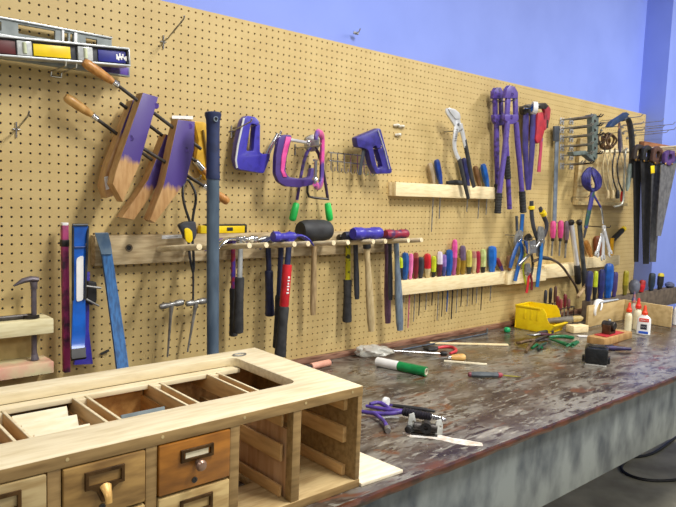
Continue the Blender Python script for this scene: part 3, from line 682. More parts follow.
# ------------------------------------------------------------------ levels
def ext(m, px, d, th, holes=()): return m.wplate(px, d, th, holes, bev=.0006)
def levels():
    dA = .040
    t = T('spirit_level', 'upper grey metal spirit level with long cut-out hanging at top', 'level', W(60, 45, dA), 'spirit levels on hooks')
    z0, z1 = W(60, 45.5, dA).z, W(60, 27.3, dA).z; xr = W(112.5, 42, dA).x
    xl = .20
    def X_(px): return W(px, 33, dA).x
    hol = [[(X_(19), z0+.014), (X_(56), z0+.014), (X_(56), z1-.010), (X_(19), z1-.010)], [(X_(86.5), z0+.012), (X_(98), z0+.012), (X_(98), z1-.014), (X_(86.5), z1-.014)], [(X_(65), z0+.012), (X_(69), z0+.012), (X_(69), z1-.010), (X_(65), z1-.010)], [(X_(71), z0+.012), (X_(74), z0+.012), (X_(74), z1-.010), (X_(71), z1-.010)], [(xl+.06, z0+.014), (X_(2), z0+.014), (X_(2), z1-.012), (xl+.06, z1-.012)]]
    t.p('web', M().plate([(xl, z0+.002), (xr, z0+.002), (xr, z1-.002), (xl, z1-.002)], hol, .012, O=V((0, -dA+.011, 0)), bev=.0006), GREYPAINT)
    f = M(); f.box((xl, -dA, z1-.005), (xr, -dA+.022, z1), .0008); f.box((xl, -dA, z0), (xr, -dA+.022, z0+.005), .0008); t.p('rail', f, ALU)
    v = M(); v.box((X_(62), -dA+.001, z0+.006), (X_(64.5), -dA+.016, z1-.006), .001); v.box((X_(74.5), -dA+.001, z0+.006), (X_(77.5), -dA+.016, z1-.006), .001); t.p('vial_holder', v, WHITE)
    # front I-beam level
    dB = .112; th = .045
    P = lambda x, y: (lambda p: (p.x, p.z))(W(x, y, dB))
    slope = (W(131, 48, dB).z-W(0, 35, dB).z)/(W(131, 48, dB).x-W(0, 35, dB).x)
    R = W(131, 48, dB); Rb = W(131, 66.5, dB); H = R.z-Rb.z; ln = .62
    ax = V((1, 0, slope)).normalized(); upv = V((-slope, 0, 1)).normalized()
    O = V((R.x, -dB, Rb.z))
    t = T('spirit_level', 'front box-beam spirit level with yellow plate and blue sticker', 'level', O-ax*.3, 'spirit levels on hooks')
    def bb(m, a, b, za, zb_, y0, y1, bev=.0008):     # a,b metres back from the right end
        c = O-ax*((a+b)/2)+upv*((za+zb_)/2)+V((0, (y0+y1)/2, 0)); m.obox(c, ax, V((0, 1, 0)), upv, (b-a, y1-y0, zb_-za), bev); return m
    f = M(); bb(f, 0, ln, H-.005, H, 0, th); bb(f, 0, ln, 0, .005, 0, th); bb(f, 0, .004, .005, H-.005, 0, th); t.p('rail', f, ALU)
    f = M(); bb(f, .004, ln, .005, H-.005, .012, th-.012, .0004); t.p('web', f, CHARCOAL)
    def at(px): return R.x-W(px, 56, dB).x
    f = M(); bb(f, at(72), at(35), .009, H-.012, .007, .0125); t.p('yellow_plate', f, YELLOW)
    f = M(); bb(f, at(17), at(-12), .008, H-.010, .008, .0125); t.p('red_plate', f, mat((88, 22, 26), (60, 16, 20)))
    for a, b in ((at(94), at(79)), (at(33), at(18))):
        f = M(); bb(f, a, b, .007, H-.008, .003, .0125, .002); vh = t.p('vial_holder', f, mat((200, 204, 204), (160, 164, 166), rough=.2))
        f = M(); c = O-ax*((a+b)/2)+upv*(H*.5)+V((0, .003, 0)); f.cyl(c-upv*.014, c+upv*.014, .005, 12); t.p('vial', f, mat((216, 224, 190), rough=.1), vh)
    f = M(); bb(f, at(128), at(100), .009, H-.010, .009, .0125, .003); st = t.p('sticker', f, mat((38, 44, 140), (30, 34, 116)))
    f = M()
    for k, (px, y0, y1) in enumerate(((118, .35, .62), (119.5, .30, .5), (121, .42, .68), (122.5, .34, .55), (124, .45, .66), (125.5, .36, .5), (127, .3, .55))):
        bb(f, at(px)-.0045, at(px), H*y0, H*y1, .0078, .0095, .0005)
    t.p('lettering', f, WHITE, st, 'white lettering on the blue sticker')
    # third level, behind and below
    dC = .052
    R2 = W(130, 69, dC); z1 = R2.z+.006; z0 = W(130, 77, dC).z
    t = T('spirit_level', 'lowest spirit level, dark with purple painted end, under front one', 'level', (R2.x-.3, -dC, z0), 'spirit levels on hooks')
    t.p('beam', M().box((.18, -dC, z0), (R2.x, -dC+.022, z1), .001), GREYPAINT)
    t.p('painted_end', M().box((R2.x-.085, -dC-.0007, z0+.004), (R2.x-.004, -dC+.004, z1-.004), .0004), WORNPURPLE, label='purple painted end')
    # hook under the levels
    for px, lb in ((60, 'steel hook with two prongs under the stacked spirit levels'),):
        p = W(px-4, 78, 0); z = z0-.004
        t = T('level_hook', lb, 'hook', (p.x, 0, z), None)
        m = M()
        for dx in (-.014, .014): m.tube([(p.x+dx, -.001, z-.018), (p.x+dx, -.006, z-.004), (p.x+dx, -.09, z-.003), (p.x+dx, -.118, z-.002), (p.x+dx, -.121, z+.008)], .0022, 8)
        m.tube([(p.x-.014, -.006, z-.018), (p.x+.014, -.006, z-.018)], .0022, 8)
        t.p('prongs', m, CHROME)
levels()

# ------------------------------------------------------------------ wooden hand screws
def facemat(axis_px_a, axis_px_b, d, loc):
    """purple paint on the butt end of a jaw, bare wood toward the tip"""
    a, b = W(*axis_px_a, d), W(*axis_px_b, d); ax = (a-b).normalized(); t = ax.dot((a+b)/2-V(loc))
    return mat(CLAMPWOOD, (178, 134, 86), rough=.4, scale=16, stretch=(5, 5, 1.2), split=(tuple(ax), t-.022, .022, (76, 58, 132)), face=True)
def handle(m, a, b, r=.0135): return m.lathe(a, b, [(0, r*.55), (.04, r*.85), (.15, r), (.5, r*1.02), (.85, r*.82), (1, r*.62)], 16)
def hand_screw(label, d, th, jaws, screws):
    t = T('hand_screw_clamp', label, 'clamp', W(130, 205, d), 'hand screw clamps')
    for (poly, pa, pb, tag) in jaws:
        m = M().wplate(poly, d, th, bev=.002)
        j = t.p('jaw', m, facemat(pa, pb, d, t.loc))
        for c in tag[0]:
            n = M().cyl(W(*c, d-.002), W(*c, d+.0012), .0085, 16); t.p('barrel_nut', n, WORNPURPLE, j)
        if tag[1]: t.p('price_tag', M().wplate(tag[1], d+.0008, .001), WHITE, j, 'small white tag')
    for (h0, h1, f1, rod, hm) in screws:
        k = d-th/2
        s = M().tube([W(*f1, k), W(*rod, k)], .0052, 10); sc = t.p('screw', s, DARKSTEEL)
        t.p('handle', handle(M(), W(*h0, k), W(*h1, k)), hm, sc)
        t.p('ferrule', M().cyl(W(*h1, k), W(*f1, k), .0095, 14), CHROME, sc)
LH = mat((204, 160, 94), (178, 130, 68), rough=.35, scale=20, stretch=(3, 3, 1))
hand_screw('front wooden hand screw clamp, nearest, with upper orange handle', .150, .045,
    [([(143, 92.5), (158.5, 97), (139, 166), (123, 202), (113, 184), (116, 171)], (150, 108), (129, 202), ([(156, 106), (131, 138)], None)),
     ([(178, 119.5), (195, 121.5), (194, 150), (186, 182), (155, 223), (150, 220), (164, 184)], (186, 130), (170, 232), ([(190, 126), (186, 150)], None))],
    [((83, 61.5), (113, 82), (118.5, 86), (201, 149), HANDLEWOOD), ((228, 202), (212, 191), (203, 185.5), (131, 141), HANDLEWOOD)])
hand_screw('rear wooden hand screw clamp, tagged, with lower orange handle', .085, .045,
    [([(133, 100), (146, 97), (130, 160), (116, 195), (107, 198), (103, 186), (108, 165)], (138, 106), (124, 156), ([], [(104.2, 177), (108, 176), (109.5, 189), (106, 190)])),
     ([(166, 134), (172, 137), (168, 168), (150, 197), (134, 220), (122, 217.5), (148, 180)], (166, 150), (142, 214), ([], None))],
    [((65, 96.5), (92, 115), (97.5, 119.5), (152, 160), LH), ((212, 176), (203, 169.5), (195.5, 161), (120, 103), HANDLEWOOD)])
p = W(168, 148, 0); peg_hook((170, 140), ((188, 137), .0), 'steel hook hidden behind the wooden clamps') if False else None
# yellow tool half hidden between the clamps and the navy handle
t = T('yellow_caulking_tool', 'yellow plastic tool hanging behind navy sledge handle', 'tool', W(203, 178, .03))
m = M().wplate([(194, 121), (205, 122), (211, 130), (212, 150), (214, 178), (206, 181), (196, 160), (199, 140)], .034, .02, bev=.002, rnd=1); t.p('body', m, mat((214, 170, 40), (190, 144, 30), rough=.4))
m = M().tube([W(203, 130, .04), W(206, 150, .04), W(209, 172, .04)], .004, 8, smooth=1); t.p('rib', m, mat((120, 92, 24)))
m = M().wplate([(172, 115.5), (193, 116), (193, 119.3), (172, 118.6)], .008, .001)
solo('paper_label', m, WHITE, 'small white paper label stuck on pegboard above the clamps', 'label', W(182, 117, .004))
# ------------------------------------------------------------------ staple guns
def staple_gun(label, outline, slot, strip, lever, d, mt, lm):
    t = T('staple_gun', label, 'staple gun', W(*outline[-1], d), 'purple staple guns')
    t.p('body', M().wplate(outline, d, .030, [slot], bev=.003, rnd=1), mt)
    t.p('chrome_strip', M().tube([W(x, y, d+.0005) for x, y in strip], .0042, 8, flat=.6), BRIGHT)
    m = M().tube([W(x, y, d-.015) for x, y in lever], [.010, .009, .007], 10, flat=.5, up=V((0, -1, 0))); t.p('lever', m, lm)
    p = W((slot[0][0]+slot[1][0])/2, slot[0][1]+1.5, d-.015)
    h = M().tube([V((p.x, .0, p.z-.001)), V((p.x, -d+.01, p.z-.001)), V((p.x, -d-.018, p.z+.001)), V((p.x, -d-.024, p.z+.010))], .0026, 8); t.p('hanger', h, CHROME, label='steel hook it hangs on')
staple_gun('purple staple gun left of the C-clamps with long slotted grip', [(243, 120), (247, 115.5), (256, 117), (260.5, 123), (260, 152), (263, 154), (270, 153.5), (270.5, 157), (264, 173.5), (239, 169.5), (235.5, 160), (238, 140)],
           [(251, 124), (255.5, 124), (253.5, 151), (246.5, 151)], [(244, 118), (238, 145), (235.8, 160), (237, 168)], [(266, 158), (270.5, 148), (278, 134)], .060, BLUEPURPLE, CHROME)
staple_gun('purple staple gun hanging muzzle up over the wire key rack', [(356.5, 137.5), (378.5, 128), (381, 129), (392.3, 171.5), (391, 173.5), (376.5, 174), (372, 165.5), (368.5, 150), (364, 148), (358, 147)],
           [(373, 147), (376.5, 145), (383, 166.5), (377.5, 168.5)], [(378, 130.5), (384.3, 150), (389, 169)], [(364.5, 147), (362, 160), (359.5, 175)], .085, mat((58, 52, 140), (44, 40, 110), rough=.35, scale=40), CHARCOAL)

# ------------------------------------------------------------------ C-clamps
def c_clamp(name, label, pts, d, rad, mt, screw, tbar, pad, group, yaw=0, piv=None):
    rot = Matrix.Rotation(yaw, 3, 'Z'); pv = W(*piv, d) if piv else None
    def K(x, y): 
        p = W(x, y, d); return pv+rot@(p-pv) if pv is not None else p
    t = T(name, label, 'clamp', K(*pts[len(pts)//2]), group)
    n = (rot@V((0, -1, 0)))
    t.p('frame', M().tube([K(*q) for q in pts], rad, 10, flat=.62, up=n, smooth=2), mt)
    t.p('screw', M().tube([K(*screw[0]), K(*screw[1])], .0058, 10), CHROME)
    a, b = K(*tbar[0]), K(*tbar[1]); t.p('t_bar', M().cyl(a, b, .004, 10), CHROME)
    p = K(*pad); ax = (K(*screw[1])-K(*screw[0])).normalized()
    t.p('pad', M().lathe(p-ax*.004, p+ax*.008, [(0, .007), (.4, .011), (1, .012)], 14), CHROME)
    return t
PKP = mat((218, 82, 160), (86, 62, 142), rough=.4, scale=9, lo=.46, hi=.56)
def hanger_for(px, py, d, label):
    p = W(px, py, d); t = T('peg_hook', label, 'hook', V((p.x, 0, p.z)))
    t.p('prong', M().tube([V((p.x, 0, p.z-.003)), V((p.x, -d-.008, p.z)), V((p.x, -d-.016, p.z+.010))], .0028, 8), STEEL)
    t.p('bracket', M().tube([V((p.x, -.003, p.z+.010)), V((p.x, -.003, p.z-.03))], .003, 8), STEEL)
dC = .115
def big_clamp():
    d = .118
    t = T('c_clamp', 'larger pink and purple C-clamp opening upward, left of the pair', 'clamp', W(297, 187, d), 'C-clamps on the pegboard')
    fr = [(279, 138), (284, 134.5), (292, 135), (291.5, 140), (287, 158), (285.5, 171), (289, 177), (300, 178.5), (310, 177), (311.5, 168), (316, 168), (316.5, 180), (313, 185), (300, 187.5), (286, 186.5), (279, 182), (275.5, 174), (276, 156)]
    t.p('frame', M().wplate(fr, d, .020, bev=.003, rnd=1), mat((74, 54, 126), (42, 36, 62), rough=.42, scale=16, lo=.5, hi=.66))
    face = [(286.5, 136.5), (291.5, 137), (286.5, 157), (284.5, 170.5), (287.5, 177), (283.5, 177), (281, 170), (282, 156)]
    t.p('painted_web', M().wplate(face, d+.004, .026, bev=.002), PINK, label='pink painted inner web')
    t.p('screw', M().tube([W(280, 138, d-.010), W(307, 142.5, d-.010)], .0058, 10), BRIGHT)
    t.p('t_bar', M().cyl(W(277, 144, d-.010), W(281, 131, d-.010), .004, 10), CHROME)
    p = W(307, 142.5, d-.010); t.p('pad', M().lathe(p-X*.004, p+X*.008, [(0, .007), (.4, .011), (1, .012)], 14), CHROME)
big_clamp()
c_clamp('c_clamp', 'C-clamp seen edge on at right of the pair, pink arm', [(305, 140), (305, 136), (312, 132), (334, 134), (338, 140), (338, 165), (338, 182), (330, 187), (312, 186), (306, 183)], .150, [.010, .013, .014, .014, .014, .012],
        PKP, ((307, 160), (307, 184)), ((299, 160), (315, 160)), (307, 178), 'C-clamps on the pegboard', yaw=.72, piv=(318, 158))
# green-handled long tool
def green_tool():
    d = .055
    t = T('long_handled_nippers', 'long nippers with purple arms and bright green grips', 'pliers', W(312, 222, d))
    for k, (pts, g0, g1) in enumerate((([(311, 146), (305, 156), (301, 175), (297, 200)], (296.5, 203), (292, 221)), ([(314, 146), (320, 156), (324.5, 178), (328, 200)], (327.5, 203), (330, 221)))):
        t.p('arm', M().tube([W(x, y, d) for x, y in pts], [.009, .008, .007, .0065], 10, flat=.7, smooth=1), WORNPURPLE if k == 0 else mat((70, 52, 90), (46, 38, 56)))
        t.p('grip', M().lathe(W(*g0, d), W(*g1, d), [(0, .009), (.06, .0125), (.5, .0138), (.88, .0138), (.97, .010), (1, .005)], 14), GREEN)
    m = M().tube([W(310, 165, d+.012), W(308, 180, d+.012), W(307, 196, d+.012), W(315, 198, d+.012), (W(328, 199, d+.012))], .0045, 8, smooth=1); t.p('brace', m, DARKSTEEL)
    m = M().wplate([(306, 138), (313, 134), (320, 138), (319, 149), (313, 152), (307, 149)], d+.006, .016, bev=.002, rnd=1); t.p('jaw', m, STEEL)
    m = M().tube([W(312, 143, d), V((W(312, 143, 0).x, 0, W(312, 143, d).z-.002))], .0026, 8); t.p('hanger', m, STEEL)
green_tool()
# chrome key rack
def key_rack():
    t = T('wire_key_rack', 'chrome wire rack with small hooks between clamps and staple gun', 'rack', W(350, 165, 0))
    m = M()
    for y0, y1 in ((152, 157), (160, 166)):
        m.tube([W(328, y0, .004), W(329, y0+.5, .03), W(377, y1, .03), W(378, y1, .004)], .0028, 8)
    t.p('rail', m, CHROME)
    for k in range(7):
        x = 331+k*6.6; y = 160.5+k*.8
        a = W(x, 152.6+k*.75, .031); b = W(x, y, .031); c = W(x, y+9, .031)
        t.p('hook', M().tube([a, b, c, c+V((0, -.010, -.010)), c+V((0, -.022, -.004)), c+V((0, -.024, .008))], .0022, 6), CHROME)
key_rack()
hanger_for(318, 146, .135, 'steel hook holding the C-clamps')
# bare hooks on the open board
def bare(px, py, L, rise, label, side=0):
    p = W(px, py, 0); t = T('peg_hook', label, 'hook', p)
    t.p('bracket', M().tube([p+V((0, -.0028, .008)), p+V((0, -.0028, -.034))], .0026, 8).tube([p+V((-.010, -.003, -.012)), p+V((.010, -.003, -.012))], .0022, 8), CHROME)
    q = p+V((side, -L, rise)); t.p('prong', M().tube([p+V((0, -.004, -.010)), p+V((side*.2, -L*.2, -.008)), q, q+V((side*.05, -.006, .010))], .0026, 8), STEEL)
bare(163, 38, .13, .035, 'bare steel hook high up on the empty pegboard')
bare(16, 125, .11, .02, 'bare steel hook left of the wooden clamps')
bare(231, 128, .12, .015, 'bare steel hook just left of slotted staple gun')
p = W(398, 129, 0)
n = M()
for dx, dz_ in ((-.016, .012), (.014, .010), (-.004, -.026)):
    n.tube([p+V((dx-.016, -.004, dz_)), p+V((dx, -.018, dz_+.004)), p+V((dx+.016, -.004, dz_))], .005, 8, smooth=1)
    n.tube([p+V((dx, -.002, dz_-.006)), p+V((dx, -.016, dz_+.006))], .0024, 8)
solo('peg_clip', n, mat((226, 222, 210), (206, 200, 186), rough=.25), 'pale plastic clip on pegboard right of the staple gun', 'clip', p)
p = W(355.5, 33.5, -.029); n = M().tube([p+V((0, .002, .0)), p+V((0, -.02, .004)), p+V((.003, -.024, .016))], .0026, 8).box(p+V((-.012, -.006, -.004)), p+V((.012, .0012, .006)), .001)
solo('wall_hook', n, STEEL, 'small metal hook screwed into the blue wall', 'hook', p)

# ------------------------------------------------------------------ tool strips
def strip(label, x0, x1, z0, z1, depth, mt=PINE, nm='tool_strip'):
    t = T(nm, label, 'tool holder', ((x0+x1)/2, -depth/2, z0))
    m = M(); g = .011; a = (depth-g)*.5
    m.box((x0, -depth, z0), (x1, -depth+a, z1), .0012); m.box((x0, -a, z0), (x1, -.0006, z1), .0012)
    m.box((x0+.0005, -depth+a-.0005, z0+.0006), (x0+.014, -a+.0005, z1-.0006)); m.box((x1-.014, -depth+a-.0005, z0+.0006), (x1-.0005, -a+.0005, z1-.0006))
    t.p('rail', m, mt)
    return t, depth/2
SD = .047
UZ0, UZ1 = W(396, 196, SD).z, W(396, 182, SD).z
ux0 = W(396, 189, SD).x; ux1 = W(496, 194, SD).x
strip('upper pale pine tool strip below the large slip joint pliers', ux0, ux1, UZ0, UZ1, SD)
LZ0, LZ1 = W(450, 290, SD).z, W(450, 276.5, SD).z
lx0 = W(398, 285, SD).x; lx1 = W(505, 280, SD).x
strip('long pale pine strip holding the main row of screwdrivers', lx0, lx1, LZ0, LZ1, SD)
BD = .062
bx0 = lx1+.002; bx1 = W(546, 280, BD).x
strip('thicker pine block strip holding the blue handled pliers', bx0, bx1, W(515, 284, BD).z, W(515, 271.2, BD).z, BD)
mx0 = bx1+.002; mx1 = W(579.5, 268, SD).x
MZ0, MZ1 = W(560, 277, SD).z, W(560, 264.5, SD).z
strip('pine strip behind the brown cable and chrome bar', mx0, mx1, MZ0, MZ1, SD)
rx0 = W(587, 260, SD).x; rx1 = W(620, 257, SD).x
RZ0, RZ1 = W(600, 267, SD).z, W(600, 256.8, SD).z
strip('short pine strip under the fan of chrome wrenches', rx0, rx1, RZ0, RZ1, SD)

def flare(p): return p
def screwdriver(label, bx, tx, ty, w, zb, main, end=None, split=.5, tail=(2, 30), d=SD/2, group='screwdrivers in the main strip', shaft=STEEL, prof=None, sr=.0028, lean=0):
    """handle from (bx, strip top zb) up to pixel (tx,ty); w = pixel width; tail = how far the blade shows below, metres"""
    B = W(bx, 270, d); B = V((B.x, -d, zb+.0006)); Tp = W(tx, ty, d)
    dep = (B-CAM).dot(_fw); r = max(.006, w*dep/F/2)
    t = T('screwdriver', label, 'screwdriver', B, group)
    pr = prof or [(0, .62), (.05, .72), (.16, .70), (.26, .92), (.5, 1.0), (.8, .98), (.92, .9), (.98, .7), (1, .35)]
    def seg(f0, f1):
        def rr(h):
            for (a, ra), (b, rb) in zip(pr, pr[1:]):
                if a <= h <= b: return ra+(rb-ra)*(h-a)/(b-a)
            return pr[-1][1]
        hs = [f0]+[h for h, _ in pr if f0 < h < f1]+[f1]
        return [((h-f0)/(f1-f0), rr(h)*r) for h in hs]
    P_ = lambda f: B.lerp(Tp, f)
    if end:
        t.p('handle', M().lathe(P_(0), P_(split), seg(0, split), 18, 6, .07), main)
        t.p('handle_end', M().lathe(P_(split), P_(1), seg(split, 1), 18, 6, .07), end)
    else: t.p('handle', M().lathe(P_(0), P_(1), seg(0, 1), 18, 6, .07), main)
    dn = (B-Tp).normalized(); dn = V((0, 0, -1)) if lean == 0 else dn
    L_ = tail[1]
    t.p('shaft', M().tube([B+V((0, 0, .002)), B+dn*(L_*.8), B+dn*L_], [sr, sr, sr*.8], 8), shaft)
    return t
zl = LZ1
DS = DARKSTEEL
def tl(px, y):  # blade length that ends at pixel row y
    return max(.03, zl - W(px, y, SD/2).z)
row = [
 ('black screwdriver with lime stripe at the left end of the row', 400.5, 400.5, 257.5, 5, BLACK, LIME, .55, tl(404, 301)),
 ('thick blue screwdriver second from the left end of row', 405.2, 405.2, 252.5, 7.4, mat((40, 92, 160), (26, 66, 126), rough=.35), None, .5, tl(408, 302)),
 ('slim pink screwdriver close beside the thick blue one', 410.6, 411.2, 253.5, 4.6, mat((240, 130, 184), (222, 100, 160), rough=.35), None, .5, tl(408, 328)),
 ('brownish red screwdriver right of the slim pink one', 416, 416, 252.5, 5.4, DARKRED, mat((150, 74, 58)), .8, tl(412, 322)),
 ('charcoal screwdriver with no stripe near pink one', 421, 421, 257, 6, CHARCOAL, None, .5, tl(417, 316)),
 ('bright red screwdriver with tan clear neck', 427.6, 427.4, 253.5, 7, CLEARTAN, RED, .38, tl(428, 310)),
 ('lime yellow screwdriver with black bands', 433.6, 434, 256, 5, BLACK, LIME, .25, tl(436, 305)),
 ('white topped screwdriver with maroon middle', 439.6, 439.8, 251.5, 5.8, mat((96, 34, 56), (50, 30, 40)), mat((226, 214, 232)), .5, tl(441, 320)),
 ('purple grey screwdriver left of the stout blue one', 444, 444.2, 254.5, 4.8, mat((70, 76, 140)), LILAC, .45, tl(446, 316)),
 ('stout blue screwdriver in the middle of the row', 448.8, 449.3, 249.5, 7.2, mat((28, 88, 170), (20, 70, 140), rough=.35), None, .5, tl(452, 311)),
 ('tall pink topped screwdriver standing highest in the row', 453.8, 454.8, 239.5, 5.6, mat((176, 88, 140), (150, 72, 120), rough=.3), PINK, .5, tl(459, 318)),
 ('amber screwdriver, short, beside the tall pink one', 458.4, 458.6, 257.5, 4.2, AMBER, None, .5, tl(463, 312)),
 ('amber screwdriver with purple grey top', 462.8, 462.6, 245.5, 6.2, AMBER, mat((110, 92, 120), (88, 72, 100)), .5, tl(466, 306)),
 ('clear yellow screwdriver with black neck', 469, 469.2, 250, 5.6, mat((60, 60, 50)), mat((206, 196, 96), (180, 168, 70), rough=.2), .3, tl(472, 306)),
 ('clear tan screwdriver left of the crimson one', 474, 474, 251, 5, CLEARTAN, mat((176, 120, 110)), .7, tl(477, 304)),
 ('crimson screwdriver with slim straight handle', 478, 478, 251, 4.6, mat((176, 40, 70), (140, 30, 56), rough=.3), None, .5, tl(480, 303)),
 ('pale green screwdriver with black collar', 483, 483.2, 249, 5.6, BLACK, mat((206, 216, 150), (160, 178, 96), rough=.25), .25, tl(484, 310)),
 ('biggest round blue screwdriver right of the pale green one', 491.8, 492.2, 246, 8.4, mat((34, 112, 206), (24, 90, 176), rough=.3), None, .5, tl(491, 301)),
 ('plum screwdriver leaning left in the row', 502.5, 496.8, 258.5, 4.6, mat((70, 54, 130)), mat((130, 40, 66)), .45, .07),
]
for i, (lb, bx, tx, ty, w, mn, en, sp, L_) in enumerate(row):
    screwdriver(lb, bx, tx, ty, w, zl, mn, en, sp, (0, L_), shaft=(mat((30, 80, 150)) if i == 9 else (mat((196, 90, 130)) if i == 2 else (STEEL if i % 2 else DS))), sr=.0034 if i in (9, 10) else .0027)
zb_ = W(515, 271.2, BD).z
screwdriver('old brown wood handled screwdriver beside the blue pliers', 509.5, 509, 255.5, 5, zb_, mat((164, 112, 70), (132, 84, 48)), mat((150, 110, 78)), .3, (0, .07), d=BD/2)
# upper strip tools
zu = UZ1
def up(lb, bx, ty, w, m1, m2=None, sp=.5, by=205, **k): return screwdriver(lb, bx, k.pop('tx', bx), ty, w, zu, m1, m2, sp, (0, zu-W(bx, by, SD/2).z), group='screwdrivers in the upper strip', **k)
up('tan grey handled screwdriver left of the blue one, upper strip', 429.5, 163, 5.6, mat((178, 160, 132), (150, 132, 104)), None, by=232)
up('blue screwdriver left of the big pliers', 436.5, 159.5, 6.2, mat((30, 70, 160), (22, 54, 130), rough=.35), None, by=219)
up('navy screwdriver directly behind the big pliers', 463.5, 158, 6, mat((44, 48, 110), (32, 36, 84), rough=.4), None, by=212)
up('brown handled screwdriver right of the big pliers', 475, 166, 5.4, mat((128, 92, 56), (100, 68, 38)), None, by=219)
up('bright blue screwdriver near the bolt cutters', 482.8, 164, 6.2, mat((24, 100, 190), (18, 78, 156), rough=.35), None, by=215)
c = W(454, 180.5, SD/2); n = M().tube([V((W(447, 181, SD/2).x, -SD/2, zu+.010)), V((W(455, 180, SD/2).x, -SD/2, zu+.013)), V((W(462, 178, SD/2).x, -SD/2, zu+.013))], [.007, .012, .011], 10)
solo('punch', n, RUBBER, 'black tapered handle lying on upper strip beside the pliers', 'handle', (c.x, -SD/2, zu))

# ------------------------------------------------------------------ pliers
def limb(m, px, d, r, flat=.6, sm=1): return m.tube([W(x, y, d) for x, y in px], r, 10, flat=flat, up=V((0, -1, 0)), smooth=sm)
def plier(label, d, jaws, hs, pivot, hang=None, name='pliers', jm=STEEL, cat='pliers', group=None, loc=None):
    """jaws: list of flat outlines; hs: list of (points, radii, material, label)"""
    t = T(name, label, cat, W(*(loc or hs[0][0][-1]), d), group)
    for k, j in enumerate(jaws): t.p('jaw', M().wplate(j, d+.006*k, .010, bev=.0015, rnd=1), jm)
    for k, (px, r, mt) in enumerate(hs): t.p('handle', limb(M(), px, d-.004+.004*k, r), mt)
    t.p('rivet', M().cyl(W(*pivot, d-.01), W(*pivot, d+.0085), .006, 14), CHROME)
    if hang: 
        p = W(*hang, d); t.p('hanger', M().tube([V((p.x, 0, p.z)), V((p.x, -d-.014, p.z+.002)), V((p.x, -d-.018, p.z+.010))], .0026, 8), STEEL)
    return t
d = .085
t = plier('big chrome slip joint pliers with black grips on upper strip', d,
    [[(446.5, 108.5), (449.5, 107.5), (457, 112), (460, 118), (462.5, 131), (459, 133), (455, 126), (450, 118), (446.5, 113)], [(448, 107.8), (455, 109), (460, 113), (461, 119), (456, 119), (451, 113)]],
    [([(457, 121), (455.5, 132), (453.8, 146), (456.5, 155), (459.5, 160)], [.015, .013, .0115, .011], BRIGHT), ([(460, 124), (462.5, 133), (464.5, 142), (467, 152)], [.014, .012, .011], BRIGHT)], (458.5, 124.5), hang=(459, 131), jm=BRIGHT)
gA = M(); limb(gA, [(459, 158.5), (463, 176), (468.3, 198.5)], d-.004, [.0125, .0115, .010]); t.p('grip', gA, RUBBER)
gB = M(); limb(gB, [(464.5, 140), (468.5, 160), (471, 175), (474, 187)], d, [.0125, .0125, .012, .011]); t.p('grip', gB, RUBBER)
m = M()
for k in range(6): m.wplate([(456.8-.35*k, 129+2.2*k), (458.6-.35*k, 129+2.2*k), (458.5-.35*k, 130+2.2*k), (456.7-.35*k, 130+2.2*k)], d+.006, .004)
t.p('tooth_row', m, STEEL)

# ------------------------------------------------------------------ bolt cutters
def bolt_cutter(label, d, head, links, cross, L_, R_, gl, gr, mt):
    t = T('bolt_cutter', label, 'bolt cutter', W(*gl[-1], d), 'bolt cutters')
    t.p('head', M().wplate(head, d+.008, .022, bev=.003), mt)
    for l in links: t.p('link', M().wplate(l, d+.003, .013, bev=.0015), mt)
    t.p('knuckle', M().wplate(cross, d+.008, .020, bev=.003, rnd=1), mt)
    for h, g in ((L_, gl), (R_, gr)):
        t.p('handle', M().tube([W(x, y, d) for x, y in h], [.0125, .0135, .012, .0125], 12, smooth=1), mt)
        m = M(); a, b = W(*g[0], d), W(*g[1], d)
        m.lathe(a, b, [(0, .014)]+[x for k in range(7) for x in ((.02+k*.13, .0165), (.09+k*.13, .0165), (.11+k*.13, .0150))]+[(.95, .018), (1, .014)], 16); t.p('grip', m, RUBBER)
    for q in ((sum(p[0] for p in cross)/len(cross), cross[0][1]+2.2), (sum(p[0] for p in head)/len(head), max(p[1] for p in head)-4)):
        t.p('bolt', M().cyl(W(*q, d-.004), W(*q, d+.0125), .0075, 12), WORNPURPLE)
    hx, hy = sum(p[0] for p in head)/len(head), max(p[1] for p in head)+2
    p = W(hx, hy, d); t.p('hanger', M().tube([V((p.x, 0, p.z)), V((p.x, -d-.014, p.z)), V((p.x, -d-.018, p.z+.010))], .003, 8), STEEL, label='steel hook it hangs on')
bolt_cutter('front purple bolt cutters with pointed head, right of the pair', .115, [(507, 89), (510, 85.2), (515, 86.5), (518.3, 92.5), (518.2, 98.5), (506.3, 98)],
    [[(507.2, 97), (511, 97), (509.8, 117), (506.2, 117)], [(514.5, 97), (518, 97), (518.5, 119), (515.4, 119)]],
    [(505, 114.5), (518.8, 114.5), (519, 120), (514, 124), (509.5, 124), (505, 120)],
    [(507.5, 121), (505, 148), (502, 172), (499, 195)], [(516, 122), (518, 148), (520.2, 170), (522, 193)], [(499, 193), (497.6, 213.5)], [(522, 191), (523.3, 212.5)], PURPLE)
bolt_cutter('rear purple bolt cutters with rounded head, left of the pair', .050, [(494, 92), (496.5, 87.6), (501, 87.3), (504, 92), (504, 98.5), (494, 98.5)],
    [[(494.5, 97.5), (497.8, 97.5), (498, 116), (494.8, 116)], [(500.5, 97.5), (503.4, 97.5), (504, 116), (501, 116)]],
    [(494, 114.5), (507, 114.5), (507, 120), (504, 125), (498, 126), (494.5, 121)],
    [(496.5, 122), (496.4, 148), (497, 168), (497.5, 186)], [(504, 122), (506.5, 150), (508, 178), (509.5, 209)], [(497.3, 184), (497.6, 202)], [(506.4, 156), (508, 179)], WORNPURPLE)

